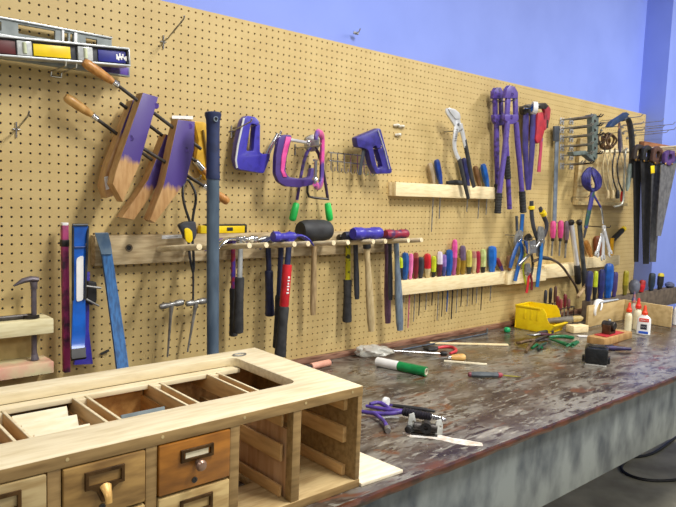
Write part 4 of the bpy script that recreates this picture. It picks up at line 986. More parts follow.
# ------------------------------------------------------------------ pipe wrench, loppers and tape roll
def loppers():
    d = .050; t = T('purple_snips', 'pair of closed dark purple long snips with dark jaws', 'snips', W(528, 190, d))
    DP = mat((64, 54, 128), (46, 38, 96), rough=.45, scale=24)
    for px in ([(526, 113), (525, 140), (526, 165), (527.5, 190)], [(533, 113), (532.5, 140), (531, 165), (529.5, 190)]):
        t.p('handle', limb(M(), px, d, [.022, .023, .018, .011], .5), DP)
    t.p('jaw', M().wplate([(523, 107), (530, 104), (535, 106), (536, 113), (530, 116), (524, 114)], d+.010, .026, bev=.003, rnd=1), DARKSTEEL)
    t.p('spring', M().tube([W(523.5, 108.5, d+.022), W(531, 108, d+.022)], .004, 8), CHROME)
    p = W(529, 111, d); t.p('hanger', M().tube([V((p.x, 0, p.z)), V((p.x, -d+.0, p.z))], .0028, 8), STEEL)
loppers()
def tape():
    d = .098; c = W(534.5, 108, d); ax = V((.75, -.66, 0)).normalized()
    t = T('tape_roll', 'small white tape roll with blue core hung beside red wrench', 'tape', c-UP*.03)
    t.p('roll', M().hollow(c-ax*.012, c+ax*.010, .031, .020, 24), WHITE)
    t.p('core', M().hollow(c-ax*.013, c+ax*.013, .0205, .016, 24), BLUE)
    t.p('hanger', M().tube([V((c.x, 0, c.z+.0125)), V((c.x+.0, -d-.03, c.z+.0125))], .0026, 8), STEEL)
tape()
def pipe_wrench():
    d = .068; t = T('pipe_wrench', 'red pipe wrench hanging jaw up with long red handle', 'wrench', W(541, 173, d))
    PR = mat((182, 60, 92), (132, 84, 140), rough=.4, scale=20, lo=.52, hi=.62)
    t.p('body', M().wplate([(538, 113), (543, 112), (545, 122), (544.5, 132), (542, 140), (538, 144), (535.8, 140), (537, 128)], d, .024, bev=.003, rnd=1), mat((188, 46, 58), (156, 40, 56), rough=.45))
    t.p('handle', limb(M(), [(541, 138), (540.8, 150), (539.5, 162), (538.8, 172)], d-.010, [.014, .011, .012, .014], .6), PR)
    t.p('hook_jaw', M().wplate([(542, 104), (548, 104.5), (551, 109), (550, 119), (547.5, 128), (545, 131), (544.5, 120), (545.5, 112)], d-.002, .018, bev=.002, rnd=1), mat((180, 60, 74), (120, 44, 56), rough=.4))
    t.p('jaw_tip', M().wplate([(537, 103), (546, 103), (549, 106), (546, 109), (538, 108.5)], d+.002, .020, bev=.002), DARKSTEEL)
    t.p('adjusting_nut', M().cyl(W(546.5, 120, d-.009), W(546, 128, d-.009), .011, 14), DARKSTEEL)
    p = W(542, 113, d); t.p('hanger', M().tube([V((p.x, 0, p.z)), V((p.x, -d+.004, p.z))], .0028, 8), STEEL)
pipe_wrench()
# long grey bar
d = .026; t = T('long_steel_bar', 'long grey steel bar hanging left of the wire hooks', 'bar', W(554.3, 224, d))
m = M(); m.tube([W(557.5, 126, d), W(556.3, 160, d), W(555.3, 195, d), W(554.3, 224, d)], .018, 12, flat=.4, up=V((0, -1, 0))); t.p('bar', m, mat((132, 144, 160), (108, 118, 132), rough=.4, metal=.3, scale=20))
m = M(); m.wplate([(554.6, 126), (560, 126), (559.5, 141), (554.6, 141)], d+.012, .012, bev=.002); t.p('head', m, mat((88, 94, 104), rough=.4, metal=.4))

# ------------------------------------------------------------------ rows of wire hooks
rows = (120, 128.7, 137.5, 146.6, 155.8, 165)
names = ('topmost', 'second', 'third', 'fourth', 'fifth', 'lowest')
for i, y in enumerate(rows):
    for j, x in enumerate((561.5, 571.0)):
        p = W(x, y, 0); L_ = .17 if i < 5 else .12
        t = T('double_hook', f'double wire hook, {names[i]} of the {"left" if j == 0 else "right"} column of hooks', 'hook', p, 'double wire hooks')
        for dx in (-.0125, .0125):
            t.p('prong', M().tube([p+V((dx, -.003, -.018)), p+V((dx, -.004, .0)), p+V((dx, -L_, .010)), p+V((dx, -L_-.012, .022))], .0034, 6), STEEL if j == 0 else DARKSTEEL)
        t.p('plate', M().box(p+V((-.019, -.0055, -.024)), p+V((-.007, -.001, .012)), .001).box(p+V((.007, -.0055, -.024)), p+V((.019, -.001, .012)), .001).box(p+V((-.019, -.0057, -.010)), p+V((.019, -.001, -.002)), .001), BRIGHT)
for k, (x, y) in enumerate(((577, 176.5), (574, 186), (571.5, 197))):
    p = W(x, y, 0); t = T('single_hook', f'thin wire hook below the double hooks, {("upper", "middle", "bottom")[k]} one of three', 'hook', p, 'thin wire hooks')
    t.p('prong', M().tube([p+V((0, -.003, -.03)), p+V((0, -.005, 0)), p+V((0, -.10, .002)), p+V((0, -.108, .012))], .002, 6), DS)
    t.p('plate', M().tube([p+V((-.012, -.004, -.006)), p+V((.012, -.004, -.006))], .002, 6), CHROME)
# angle bracket hung on the hooks
d = .16
t = T('steel_angle', 'grey green steel angle with slanted foot hung on wire hooks', 'bracket', W(596, 161, d))
GG = mat((116, 128, 124), (84, 96, 94), rough=.5, metal=.3, scale=24)
m = M().wplate([(590, 115), (596, 114), (599, 117), (597.5, 158), (594.5, 161), (592.5, 156), (592, 118)], d, .030, bev=.002); t.p('upright', m, GG)
m = M().wplate([(573, 152), (586, 150.5), (596, 158), (594.5, 161.5), (585.5, 154.5), (574, 155.5)], d, .035, bev=.002); t.p('foot', m, GG)
m = M(); 
for y in (121, 130, 139, 148): m.cyl(W(594.8, y, d-.002), W(594.8, y, d+.003), .008, 10)
t.p('bolt', m, DS)
# rods pinned above the wooden panel
for k, (x, y) in enumerate(((600, 121), (601, 128), (602, 134), (622, 125), (623, 131), (627, 136), (634, 128), (635, 133))):
    p = W(x, y, 0); t = T('long_hook', 'long steel rod hook ' + ('above the panel left of hacksaw, top', 'above the panel left of hacksaw, middle', 'above the panel left of hacksaw, bottom', 'behind the hacksaw frame, upper', 'behind the hacksaw frame, middle', 'behind the hacksaw frame, lower', 'near the board corner, upper', 'near the board corner, lower')[k], 'hook', p, 'long rod hooks by the corner')
    t.p('prong', M().tube([p+V((0, -.003, -.02)), p+V((0, -.005, 0)), p+V((0, -.24, .012)), p+V((0, -.252, .026))], .0024, 6), STEEL)
    t.p('plate', M().box(p+V((-.014, -.005, -.018)), p+V((.014, -.001, -.009)), .001), STEEL)

# ------------------------------------------------------------------ wooden panel with dowel and coping saws
PD = .022
pa, pb = W(580, 148, PD), W(631, 152, PD); pz0 = W(600, 205.5, PD).z; pz1 = W(600, 141, PD).z
t = T('tool_board', 'pale wooden board panel with a cross dowel carrying the coping saws', 'panel', ((pa.x+pb.x)/2, -PD/2, pz0))
t.p('board', M().box((pa.x, -PD, pz0), (pb.x, -.0006, pz1), .002), mat((226, 204, 152), (206, 176, 120), rough=.6, scale=8, stretch=(1.2, 8, 8)))
m = M().box((pa.x+.0, -PD-.012, pz0), (pb.x, -PD+.0005, pz0+.022), .002); t.p('lip', m, mat((220, 196, 140), rough=.6))
q0, q1 = W(601, 152.0, .115), W(631, 150.8, .115)
t.p('dowel', M().cyl(q0, q1, .0105, 14), DOWEL)
for q in (q0.lerp(q1, .06), q0.lerp(q1, .94)): t.p('bracket', M().box((q.x-.008, -.108, q.z-.012), (q.x+.008, -PD+.0005, q.z+.012), .001), OLDPINE)
for k, x in enumerate((606, 611, 616, 621)):
    d = .118+.0
    t = T('coping_saw', ('pale bowed coping saw, leftmost on the dowel', 'pale bowed coping saw, second on the dowel', 'darker bowed coping saw, third on the dowel', 'coping saw with red handle at the dowel\'s right')[k], 'saw', W(x, 192, .115), 'coping saws on the dowel')
    a = [W(x-1, 152.0, .1305), W(x-3.5-k*.3, 165, .1305), W(x-3, 180, .1305), W(x+1.5, 192, .1305)]
    t.p('frame', M().tube(a, .0045, 8, smooth=2), mat((190, 172, 128), (160, 140, 96)) if k < 2 else DS)
    t.p('blade', M().tube([a[0], W(x+2.5, 170, .1305), a[-1]], .0016, 6), STEEL)
    h0 = W(x+1.6, 190, .1305); t.p('handle', M().lathe(h0, h0+V((.006, 0, -.07 if k == 3 else -.05)), [(0, .006), (.2, .010), (.6, .012), (.95, .011), (1, .006)], 12), RED if k == 3 else (ASH if k < 2 else BLACK))
    t.p('hanger_eye', M().tube([W(x-1, 152.0, .1305), W(x-1, 150, .128), W(x-1, 147.6, .115), W(x-1, 150, .101)], .003, 6, smooth=1), DS)
# hacksaw over everything
d = .175
t = T('hacksaw', 'black framed hacksaw with navy handle hung in front of panel', 'saw', W(629, 190, d))
t.p('frame', M().tube([W(622, 120, d), W(627, 117, d), W(630, 124, d), W(632, 140, d), W(632, 160, d), W(630, 178, d)], .018, 10, flat=.5, smooth=1), CHARCOAL)
t.p('handle', M().wplate([(609, 127), (613, 121), (622, 115.5), (627, 112), (630, 114), (626, 119), (619, 123), (613, 127.5)], d+.012, .026, bev=.004, rnd=1), mat((34, 58, 96), (26, 44, 74), rough=.45))
t.p('tip', M().lathe(W(630.5, 164, d), W(627, 191, d), [(0, .012), (.3, .015), (.8, .013), (1, .006)], 12), mat((132, 146, 140), (110, 122, 118), rough=.5))
t.p('blade', M().tube([W(620, 123, d), W(623, 150, d), W(628, 178, d)], .003, 6), STEEL)
p = W(625, 118, d); t.p('hanger', M().tube([V((p.x, 0, p.z-.02)), V((p.x, -d-.005, p.z-.014))], .003, 8), STEEL)
d = .155
n = M().tube([W(627, 148.6, .112), W(626.4, 148.4, .128), W(625.6, 150.2, d-.008), W(625.2, 156, d), W(624, 172, d), W(624, 190, d), W(623, 203, d), W(619, 206, d), W(614, 206.5, d)], .0055, 8, smooth=1)
solo('bent_rod', n, mat((176, 176, 166), (150, 150, 140), rough=.4, metal=.4), 'bent pale metal rod hooked over the right end of dowel', 'rod', W(614, 206.5, d))

def coil():
    d = .10; c = W(608, 140, d)
    t = T('wire_coil', 'coil of brown wire hanging on the rod hooks above the panel', 'wire coil', c-UP*.05)
    m = M()
    for k in range(5):
        a = .10*k; rr_ = .052-.004*(k % 3)
        m.tube([c+V(((rr_*1.0)*math.cos(q)+.01*math.sin(k*2.1), -.012*k+.03+.006*math.sin(3*q+k), rr_*.78*math.sin(q)-.012+.008*math.cos(k*1.7))) for q in [2*PI*j/22+a for j in range(22)]], .0058, 8, closed=True)
    t.p('loops', m, mat((112, 84, 58), (70, 52, 40), rough=.55))
    t.p('tie', M().hollow(c+V((-.008, .0, .030)), c+V((.008, .0, .030)), .014, .011, 14), DARKSTEEL)
coil()
d = .15
t = T('tapered_file', 'short grey purple tapered file hanging left of hacksaw frame', 'file', W(620, 152, d))
t.p('blade', M().lathe(W(619.5, 128, d), W(620, 152, d), [(0, .006), (.15, .011), (.8, .012), (1, .007)], 8), mat((96, 90, 112), (70, 66, 84), rough=.45))
t.p('tip', M().lathe(W(619.3, 122, d), W(619.5, 128.5, d), [(0, .004), (.4, .008), (1, .006)], 10), mat((200, 150, 140)))
p = W(619.3, 123, d); t.p('hanger', M().tube([V((p.x, 0, p.z)), V((p.x, -d, p.z))], .0026, 8), STEEL)

# ------------------------------------------------------------------ blue strap bundle
d = .095
t = T('strap_bundle', 'bundle of navy and blue strap with chrome end hanging on hook', 'strap', W(588, 238, d))
SB = mat((50, 46, 130), (34, 32, 92), rough=.6, scale=40)
p = W(590.5, 170, PD+.001); t.p('hanger', M().tube([p, V((W(590.5, 170, d).x, -d-.01, p.z+.0)), V((W(590.5, 170, d).x, -d-.014, p.z+.012))], .0028, 8), STEEL)
m = M()
for k in range(5):
    o = k*1.9-3.8
    m.tube([W(590.5, 166, d-.004*k), W(586+o, 175, d+.008*k), W(586+o*.8, 186, d+.008*k), W(592, 192, d+.010), W(599-o*.5, 187, d+.008*k), W(597-o, 176, d+.008*k)], .0078, 10, closed=True, smooth=2)
t.p('loop', m, SB)
t.p('tail', limb(M(), [(593, 188), (592, 196), (590, 207), (587.5, 218), (585.8, 228)], d+.012, [.018, .020, .019, .016], .5), mat((52, 48, 128), (30, 74, 60), rough=.6, scale=14, lo=.52, hi=.6))
t.p('tail', limb(M(), [(591, 190), (596, 199), (600.5, 207)], d+.004, .0075, .5), SB)
t.p('chrome_end', limb(M(), [(600.8, 206), (602.2, 215), (603.3, 224)], d+.004, [.008, .0095, .008], .5), CHROME)
t.p('dark_tip', limb(M(), [(586.3, 226), (585, 233), (584, 238)], d+.012, [.011, .010, .005], .6), CHARCOAL)

# ------------------------------------------------------------------ tools around the pine blocks
ws = plier('wire stripper with black handles, yellow bands and spread upward grips', .088,
    [[(541, 238), (545.5, 240), (543.5, 251), (541, 258), (538.5, 256), (538.5, 246)], [(536, 242), (541, 239), (543, 246), (541.5, 256), (538, 257)]],
    [([(541, 241), (546, 232), (547, 224), (543.5, 216), (540, 208)], [.013, .014, .0145, .013], mat((54, 52, 62), (36, 34, 42), rough=.5)), ([(539, 243), (534, 230), (531.5, 215), (531.5, 201)], [.012, .013, .0145, .014], CHARCOAL)], (541, 245), hang=(541, 238))
for q0, q1 in (((531.4, 206), (531.4, 209.5)), ((542, 211.5), (544, 215))):
    ws.p('yellow_band', M().cyl(W(*q0, .090), W(*q1, .090), .0165, 14), YELLOW, label='yellow band')
for px, lb in (((531, 203, 531.2, 212), 0), ((537, 203, 541.5, 212), 0)): pass
plier('needle pliers with long blue handles hanging in the pine block', .108,
    [[(539.5, 226), (544, 227), (545, 240), (542, 247), (538.5, 244), (538, 235)]],
    [([(541.5, 243), (541, 256), (539, 270), (537, 287)], [.009, .013, .0145, .012], mat((26, 110, 186), (18, 86, 150), rough=.4)), ([(539.5, 243), (533, 251), (526, 258), (519, 265)], [.008, .009, .009, .008], STEEL)], (541.5, 240))
plier('lineman pliers with crossed blue handles beside the block', .080,
    [[(515, 238), (518, 231), (522, 230), (524, 234), (521, 240), (518, 246), (515, 246)]],
    [([(519, 240), (523, 250), (519, 263), (515, 281)], [.010, .013, .0145, .012], mat((28, 98, 178), (20, 72, 140), rough=.4)), ([(519, 241), (514.5, 252), (511.5, 262), (510, 268)], [.010, .013, .0135, .011], mat((30, 92, 170), (26, 60, 120), rough=.4))], (519, 241), hang=(519, 236))
plier('pliers with straight blue upright handles and grey jaws', .052,
    [[(516.5, 240), (521, 240), (521, 252), (518.5, 258), (516, 252)]],
    [([(520, 243), (521.5, 230), (522.5, 214)], [.010, .0135, .0145], mat((36, 110, 190), (26, 88, 160), rough=.4)), ([(518, 243), (517, 230), (516.5, 216)], [.008, .009, .009], mat((70, 76, 88)))], (518.7, 244), hang=(518.7, 238))
plier('red handled pliers hanging below the pine block', .086,
    [[(526, 264), (530, 263), (531.5, 270), (529, 276), (526, 275)]],
    [([(529, 274), (528, 284), (526.5, 293)], [.007, .009, .009], RED), ([(530, 274), (532, 281), (531.5, 290)], [.007, .008, .008], DARKRED)], (529, 272))
plier('black and yellow cutters with short jaws in the pine block', .066,
    [[(526, 236), (530, 233), (533, 238), (532, 247), (528, 250), (525, 245)]],
    [([(529, 247), (532, 256), (533, 266), (531, 276)], [.008, .009, .009, .008], mat((60, 58, 56))), ([(528, 247), (524, 256), (523, 270), (526, 284)], [.007, .007, .007, .006], LIME)], (529, 245), jm=DS, hang=(529, 239))
m = M().wplate([(529.5, 241), (536, 240), (537, 253), (530, 254)], .135, .03, bev=.003); 
t = T('chrome_socket_block', 'small chrome fitting among the blue pliers', 'fitting', W(533, 254, .12)); t.p('body', m, CHROME)
t.p('stud', M().cyl(W(533, 247, .10), W(533, 247, .142), .010, 14), STEEL)
t.p('hanger', M().tube([V((W(533, 241, .11).x, 0, W(533, 241, .11).z)), V((W(533, 241, .11).x, -.11, W(533, 241, .11).z-.003))], .003, 8), STEEL)
# brown cable
n = M().tube([W(533, 262, .075), W(541, 257.5, .10), W(548, 258.5, .10), (W(556, 261, .10)), W(563, 267, .10), W(569, 276, .095), W(576, 286, .09), W(579, 297, .08)], .0068, 10, smooth=2)
t = T('brown_cable', 'thick brown cable arching from the block to the holder', 'cable', W(579, 297, .08)); t.p('cable', n, mat((98, 82, 72), (70, 58, 50), rough=.5))
t.p('plug', M().lathe(W(541, 257.3, .10), W(551, 259, .10), [(0, .007), (.1, .011), (.7, .010), (1, .007)], 12), CHARCOAL)
# pink handled small drivers hung above the strip
for k, (x, y0, y1, m1, lb) in enumerate(((553, 221, 238, mat((226, 84, 150), (200, 64, 126)), 'pink handled nut driver, left of the pink pair'), (560.6, 220.5, 238, mat((216, 74, 140), (190, 56, 118)), 'pink handled nut driver, right of the pink pair'), (566.5, 221, 240, mat((120, 96, 110), (90, 76, 84)), 'grey handled nut driver hanging right of pink ones'))):
    d = .055; t = T('nut_driver', lb, 'nut driver', W(x-1.5, 256, d), 'nut drivers hung on the board')
    t.p('handle', M().lathe(W(x-.3, y1, d), W(x+.3, y0, d), [(0, .010), (.1, .0135), (.5, .0155), (.9, .0145), (1, .008)], 14, 6, .06), m1)
    t.p('shaft', M().tube([W(x-.3, y1, d), W(x-1, y1+9, d), W(x-1.5, y1+18, d)], .0055, 8), STEEL)
    t.p('ferrule', M().cyl(W(x-.3, y1, d), W(x-.5, y1+3.2, d), .009, 12), DS)
    p = W(x+.3, y0+2, d); t.p('hanger', M().tube([V((p.x, 0, p.z)), V((p.x, -d+.002, p.z))], .0022, 6), STEEL)
# torque bars
def bar2(label, px, d, mt, r, top, bot):
    t = T('ratchet_bar', label, 'ratchet', W(*px[-1], d), 'ratchet bars')
    t.p('shaft', M().tube([W(x, y, d) for x, y in px], r, 12, smooth=1), mt)
    a, b = px[0], px[-1]
    t.p('head', M().lathe(W(a[0]-.6, a[1]-5, d), W(*a, d), [(0, .010), (.2, .017), (.7, .016), (1, .010)], 14), top)
    t.p('grip', M().lathe(W(*b, d), W(b[0]+1.2, b[1]+19, d), [(0, r*1.1), (.1, r*1.35), (.9, r*1.35), (1, r*.9)], 14), bot)
    p = W(a[0]-.3, a[1]-2, d); t.p('hanger', M().tube([V((p.x, 0, p.z)), V((p.x, -d, p.z))], .003, 8), STEEL)
bar2('bright chrome ratchet bar with black grip', [(571.5, 225), (573.5, 240), (575.5, 254), (577, 265)], .075, BRIGHT, .0135, DS, BLACK)
bar2('dull grey ratchet bar right of the bright chrome one', [(579.5, 225), (581, 242), (582.5, 258), (584, 270)], .080, mat((92, 98, 104), (62, 68, 74), rough=.45, metal=.5), .013, DS, CHARCOAL)
zr = RZ1
for lb, x, tx, ty, w, mt in (('orange brown wooden file handle in short strip', 590.5, 585.8, 241, 5.5, HANDLEWOOD), ('reddish brown wooden handle behind chrome wrenches', 597, 598, 236, 8.5, mat((142, 84, 58), (112, 62, 40), rough=.5))):
    screwdriver(lb, x, tx, ty, w, zr, mt, None, .5, (0, .05), group='file handles in the short strip')
# fan of combination wrenches on one ring
hub = (603.8, 227.8); d = .115
for k, (ex, ey) in enumerate(((597, 253.5), (603, 257), (610, 253))):
    t = T('combination_wrench', ('chrome combination wrench, left arm of the fan', 'chrome combination wrench, middle arm of the fan', 'chrome combination wrench, right arm of the fan')[k], 'wrench', W(ex, ey, d), 'chrome wrenches hung in a fan')
    dd = d+.009*k; a, b = W(*hub, dd), W(ex, ey, dd); ax = (b-a).normalized(); sx = ax.cross(Y).normalized()
    t.p('shank', M().tube([a+ax*.012, a.lerp(b, .5), b-ax*.012], [.0145, .0135, .0155], 10, flat=.45, up=V((0, -1, 0))), BRIGHT)
    t.p('ring_end', M().hollow(a+Y*.004, a-Y*.004, .016, .0085, 16), BRIGHT)
    ang = [.75+q*(2*PI-1.5)/10 for q in range(11)]
    op = [(.023*math.cos(q), .023*math.sin(q)) for q in ang]+[(.008*math.cos(q), .008*math.sin(q)) for q in ang[::-1]]
    t.p('open_end', M().plate(op, th=.008, O=b+ax*.004, U=ax, Vv=sx, bev=.001), BRIGHT)
p = W(*hub, d); t = T('peg_hook', 'dark hook carrying the fan of chrome wrenches', 'hook', V((p.x, 0, p.z)))
t.p('prong', M().tube([V((p.x, 0, p.z+.004)), V((p.x, -d-.035, p.z+.004)), V((p.x, -d-.04, p.z+.016))], .003, 8), DS)
t.p('bracket', M().tube([V((p.x, -.003, p.z+.012)), V((p.x, -.003, p.z-.02))], .003, 8), DS)
t = T('drywall_saw', 'yellow tool with black angled grip standing on short strip', 'saw', W(612.5, 256, .03))
d = .026
t.p('body', M().tube([W(611.5, 255, d), W(611.8, 247, d), W(612.3, 238, d)], [.013, .014, .015], 12, flat=.8, smooth=1), mat((236, 178, 24), (214, 156, 14), rough=.4))
t.p('grip', M().lathe(W(612.4, 240, d), W(622.5, 230, d), [(0, .012), (.1, .0165), (.85, .0165), (1, .012)], 14), BLACK)
t.p('end_cap', M().lathe(W(622.5, 230, d), W(624.8, 227.8, d), [(0, .0165), (.7, .0165), (1, .010)], 14), YELLOW)
p = W(612.2, 244, d); t.p('hanger', M().tube([V((p.x, 0, p.z)), V((p.x, -d, p.z))], .003, 8), STEEL)

# ------------------------------------------------------------------ hand saws at the corner
t = T('saw_rail', 'brown wooden rail on the blue pillar carrying the hand saws', 'rail', (4.3, -.18, 1.9))
a, b = W(645, 149, .19), W(676, 145, .19)
zr0, zr1 = W(662, 154, .19).z, W(662, 144, .19).z
t.p('rail', M().box((a.x, -.185, zr0), (4.72, -.1505, zr1), .002), mat((150, 100, 66), (118, 74, 46), rough=.5, scale=8, stretch=(1.2, 8, 8)))
for k in range(4):
    x = a.x+.05+k*.11
    t.p('peg', M().cyl((x, -.17, zr0+.02), (x, -.36, zr0+.028), .007, 12), DOWEL)
def hand_saw(label, d, blade, hand, bm, hm):
    t = T('hand_saw', label, 'saw', W(*blade[2], d), 'hand saws at the corner')
    t.p('blade', M().wplate(blade, d, .0035), bm)
    cx, cy = sum(p[0] for p in hand)/len(hand), sum(p[1] for p in hand)/len(hand)
    hole = [(cx+(x-cx)*.45, cy+(y-cy)*.45) for x, y in hand]
    t.p('handle', M().wplate(hand, d+.009, .022, [hole], bev=.003, rnd=1), hm)
    for k in (.3, .7):
        m = M()
        q = W(blade[0][0]+(blade[1][0]-blade[0][0])*k, max(p[1] for p in hand)-2, d+.0105); m.cyl(q+Y*.004, q-Y*.0025, .006, 10)
        t.p('screw', m, BRASS)
SB1 = mat((38, 38, 40), (24, 24, 26), rough=.5, metal=.3)
hand_saw('black bladed hand saw, leftmost of the hanging saws', .205, [(633.5, 158), (641.5, 158), (638.5, 262), (634.5, 262)], [(636, 148), (640, 144), (645, 146), (644, 158), (639, 162), (634, 159)], SB1, mat((50, 40, 36)))
hand_saw('dark grey hand saw with nearly black handle, second from left', .235, [(641, 160), (652, 160), (649, 264), (643.5, 264)], [(645, 148), (649, 145), (653, 148), (653, 160), (648, 163), (643, 160)], mat((62, 62, 64), (40, 40, 42), rough=.45, metal=.4), BLACK)
hand_saw('grey hand saw with rusty handle and yellow tape, third from left', .270, [(652, 163), (663, 163), (656, 262), (650, 262)], [(655, 148), (659, 146), (663, 149), (662, 161), (657, 165), (653, 161)], mat((104, 104, 106), (72, 72, 76), rough=.4, metal=.5), mat((84, 56, 46)))
hand_saw('bright triangular hand saw with purple handle, rightmost', .305, [(661, 165), (677, 163), (661, 236), (656.5, 236)], [(666, 153), (670, 150), (675, 151), (675.5, 161), (670, 166), (665, 163)], mat((138, 138, 142), (104, 104, 110), rough=.35, metal=.5), mat((84, 56, 120), (64, 42, 94)))
n = M().wplate([(651, 166), (654.5, 165.5), (654.8, 173), (651.4, 173.5)], .2835, .004, bev=.001)
solo('yellow_tag', n, YELLOW, 'yellow tag hanging on the rusty handled saw', 'tag', W(653, 170, .28))
# ------------------------------------------------------------------ corner guard on the bench and things behind it
zg = ZB+.115
gx = 3.70
t = T('corner_guard', 'raw plywood corner guard standing on the bench end', 'guard', (gx, -.3, ZB))
GP = mat((206, 180, 128), (186, 158, 106), rough=.65, scale=7, stretch=(1.2, 6, 6))
gxl = Z(585, 322, ZB).x
t.p('back_panel', M().box((3.29, -.272, ZB+.0006), (gx, -.258, zg), .0015), GP)
t.p('end_panel', M().box((gx, -.530, ZB+.0006), (gx+.014, -.258, zg), .0015), GP)
# long holder behind the guard with more drivers
hz = W(612, 297, .166).z
t = T('driver_block', 'dark rough block behind the guard holding a second row of drivers', 'tool holder', (3.9, -.166, ZB))
m = M(); m.box((3.46, -.192, ZB+.0006), (XP+.26, -.175, hz), .002); m.box((3.46, -.157, ZB+.0006), (XP+.26, -.140, hz), .002); m.box((3.46, -.176, ZB+.0006), (3.475, -.156, hz)); m.box((XP+.245, -.176, ZB+.0006), (XP+.26, -.156, hz))
t.p('rail', m, mat((112, 98, 84), (84, 72, 62), rough=.6))
G2 = 'drivers behind the guard'
for lb, x, ty, w, m1, m2, sp in (
  ('navy driver left of the lime one behind the guard', 590, 271, 6.5, mat((40, 44, 84)), mat((46, 56, 110)), .5),
  ('lime topped slim driver behind the guard', 596.2, 271, 4.2, BLACK, LIME, .45),
  ('indigo driver directly left of the large blue handle', 602.3, 269.5, 6, mat((38, 46, 116), (28, 34, 88)), None, .5),
  ('large bright blue handled driver behind the guard', 609.4, 263.5, 8.8, mat((26, 96, 190), (18, 74, 156), rough=.35), None, .5),
  ('violet driver right of large blue handle', 615.8, 272, 5, mat((70, 58, 120)), None, .5),
  ('olive yellow driver by itself behind the guard', 626.5, 270.5, 5.2, mat((120, 110, 30)), mat((168, 156, 40), (140, 128, 28), rough=.3), .4),
  ('red driver behind the guard corner', 643, 280, 5.4, RED, mat((170, 30, 30)), .6),
  ('dark teal driver against blue pillar', 652.6, 273, 6, mat((34, 52, 72), (24, 38, 54)), None, .5),
  ('black driver with yellow cap against blue pillar', 661.2, 273, 5.8, BLACK, mat((210, 190, 40)), .8)):
    screwdriver(lb, x, x, ty, w, hz, m1, m2, sp, (0, .06), d=.166, group=G2)
n = M().lathe((W(634, 290, .166).x, -.166, hz+.0008), (W(634, 290, .166).x, -.166, W(634, 279.5, .166).z), [(0, .020), (.3, .032), (.7, .033), (.9, .022), (1, .010)], 16)
solo('stubby_screwdriver', n, mat((112, 116, 132), (88, 92, 108), rough=.45), 'stubby driver with round grey knob between olive and red drivers', 'screwdriver', (W(634, 290, .166).x, -.166, hz))
n = M().lathe((W(669, 292, .166).x, -.166, hz+.0008), (W(669, 292, .166).x, -.166, W(669, 282, .166).z), [(0, .018), (.3, .030), (.7, .028), (1, .012)], 16)
solo('stubby_screwdriver', n, mat((86, 92, 120), (66, 70, 96), rough=.45), 'stubby driver with slate blue knob at far right behind guard', 'screwdriver', (W(669, 292, .166).x, -.166, hz))

# ------------------------------------------------------------------ holder of small drivers between bin and guard
hx0, hx1 = 3.18, 3.34
t = T('small_driver_holder', 'wire holder with red handled drivers behind the yellow bin', 'holder', (3.25, -.09, ZB))
HZ = ZB+.11
m = M()
for z in (ZB+.030, HZ-.02): m.tube([(hx0, -.16, z), (hx1, -.16, z), (hx1, -.03, z), (hx0, -.03, z)], .0028, 6, closed=True)
for x_, y_ in ((hx0, -.16), (hx1, -.16), (hx1, -.03), (hx0, -.03)): m.tube([(x_, y_, ZB+.001), (x_, y_, HZ-.018)], .0028, 6)
t.p('frame', m, DS)
t.p('base', M().box((hx0+.003, -.157, ZB+.001), (hx1-.003, -.033, ZB+.012), .002), OLDPINE)
for k, (x_, y_, h_, mt_, lb) in enumerate(((3.20, -.14, .145, DARKRED, 'dark red driver at holder front left'), (3.235, -.14, .125, mat((150, 60, 60)), 'rose red driver at holder front'), (3.275, -.14, .150, DARKRED, 'tall maroon driver at holder front centre'), (3.315, -.14, .120, mat((120, 70, 70)), 'dusty red driver at holder front right'), (3.21, -.06, .165, CHARCOAL, 'charcoal driver at holder back left'), (3.26, -.06, .175, DS, 'dark steel punch at the holder back'), (3.31, -.06, .18, mat((90, 60, 50)), 'brown driver at holder back right'))):
    t = T('small_driver', lb, 'driver', (x_, y_, ZB+.0125), 'small drivers in the wire holder')
    t.p('handle', M().lathe((x_, y_, ZB+.0125+h_*.5), (x_, y_, ZB+.0125+h_), [(0, .005), (.1, .008), (.6, .0095), (.9, .0085), (1, .004)], 12), mt_)
    t.p('shaft', M().tube([(x_, y_, ZB+.0128), (x_, y_, ZB+.0125+h_*.52)], .0032, 8), STEEL)
a, b = W(592.5, 277, .115), W(577.5, 297, .165)
n = M().cyl(b+V((0, 0, 0)), a, .0105, 12)
solo('wooden_stick', n, OLDHANDLE, 'pale wooden stick leaning across the drivers', 'stick', b)

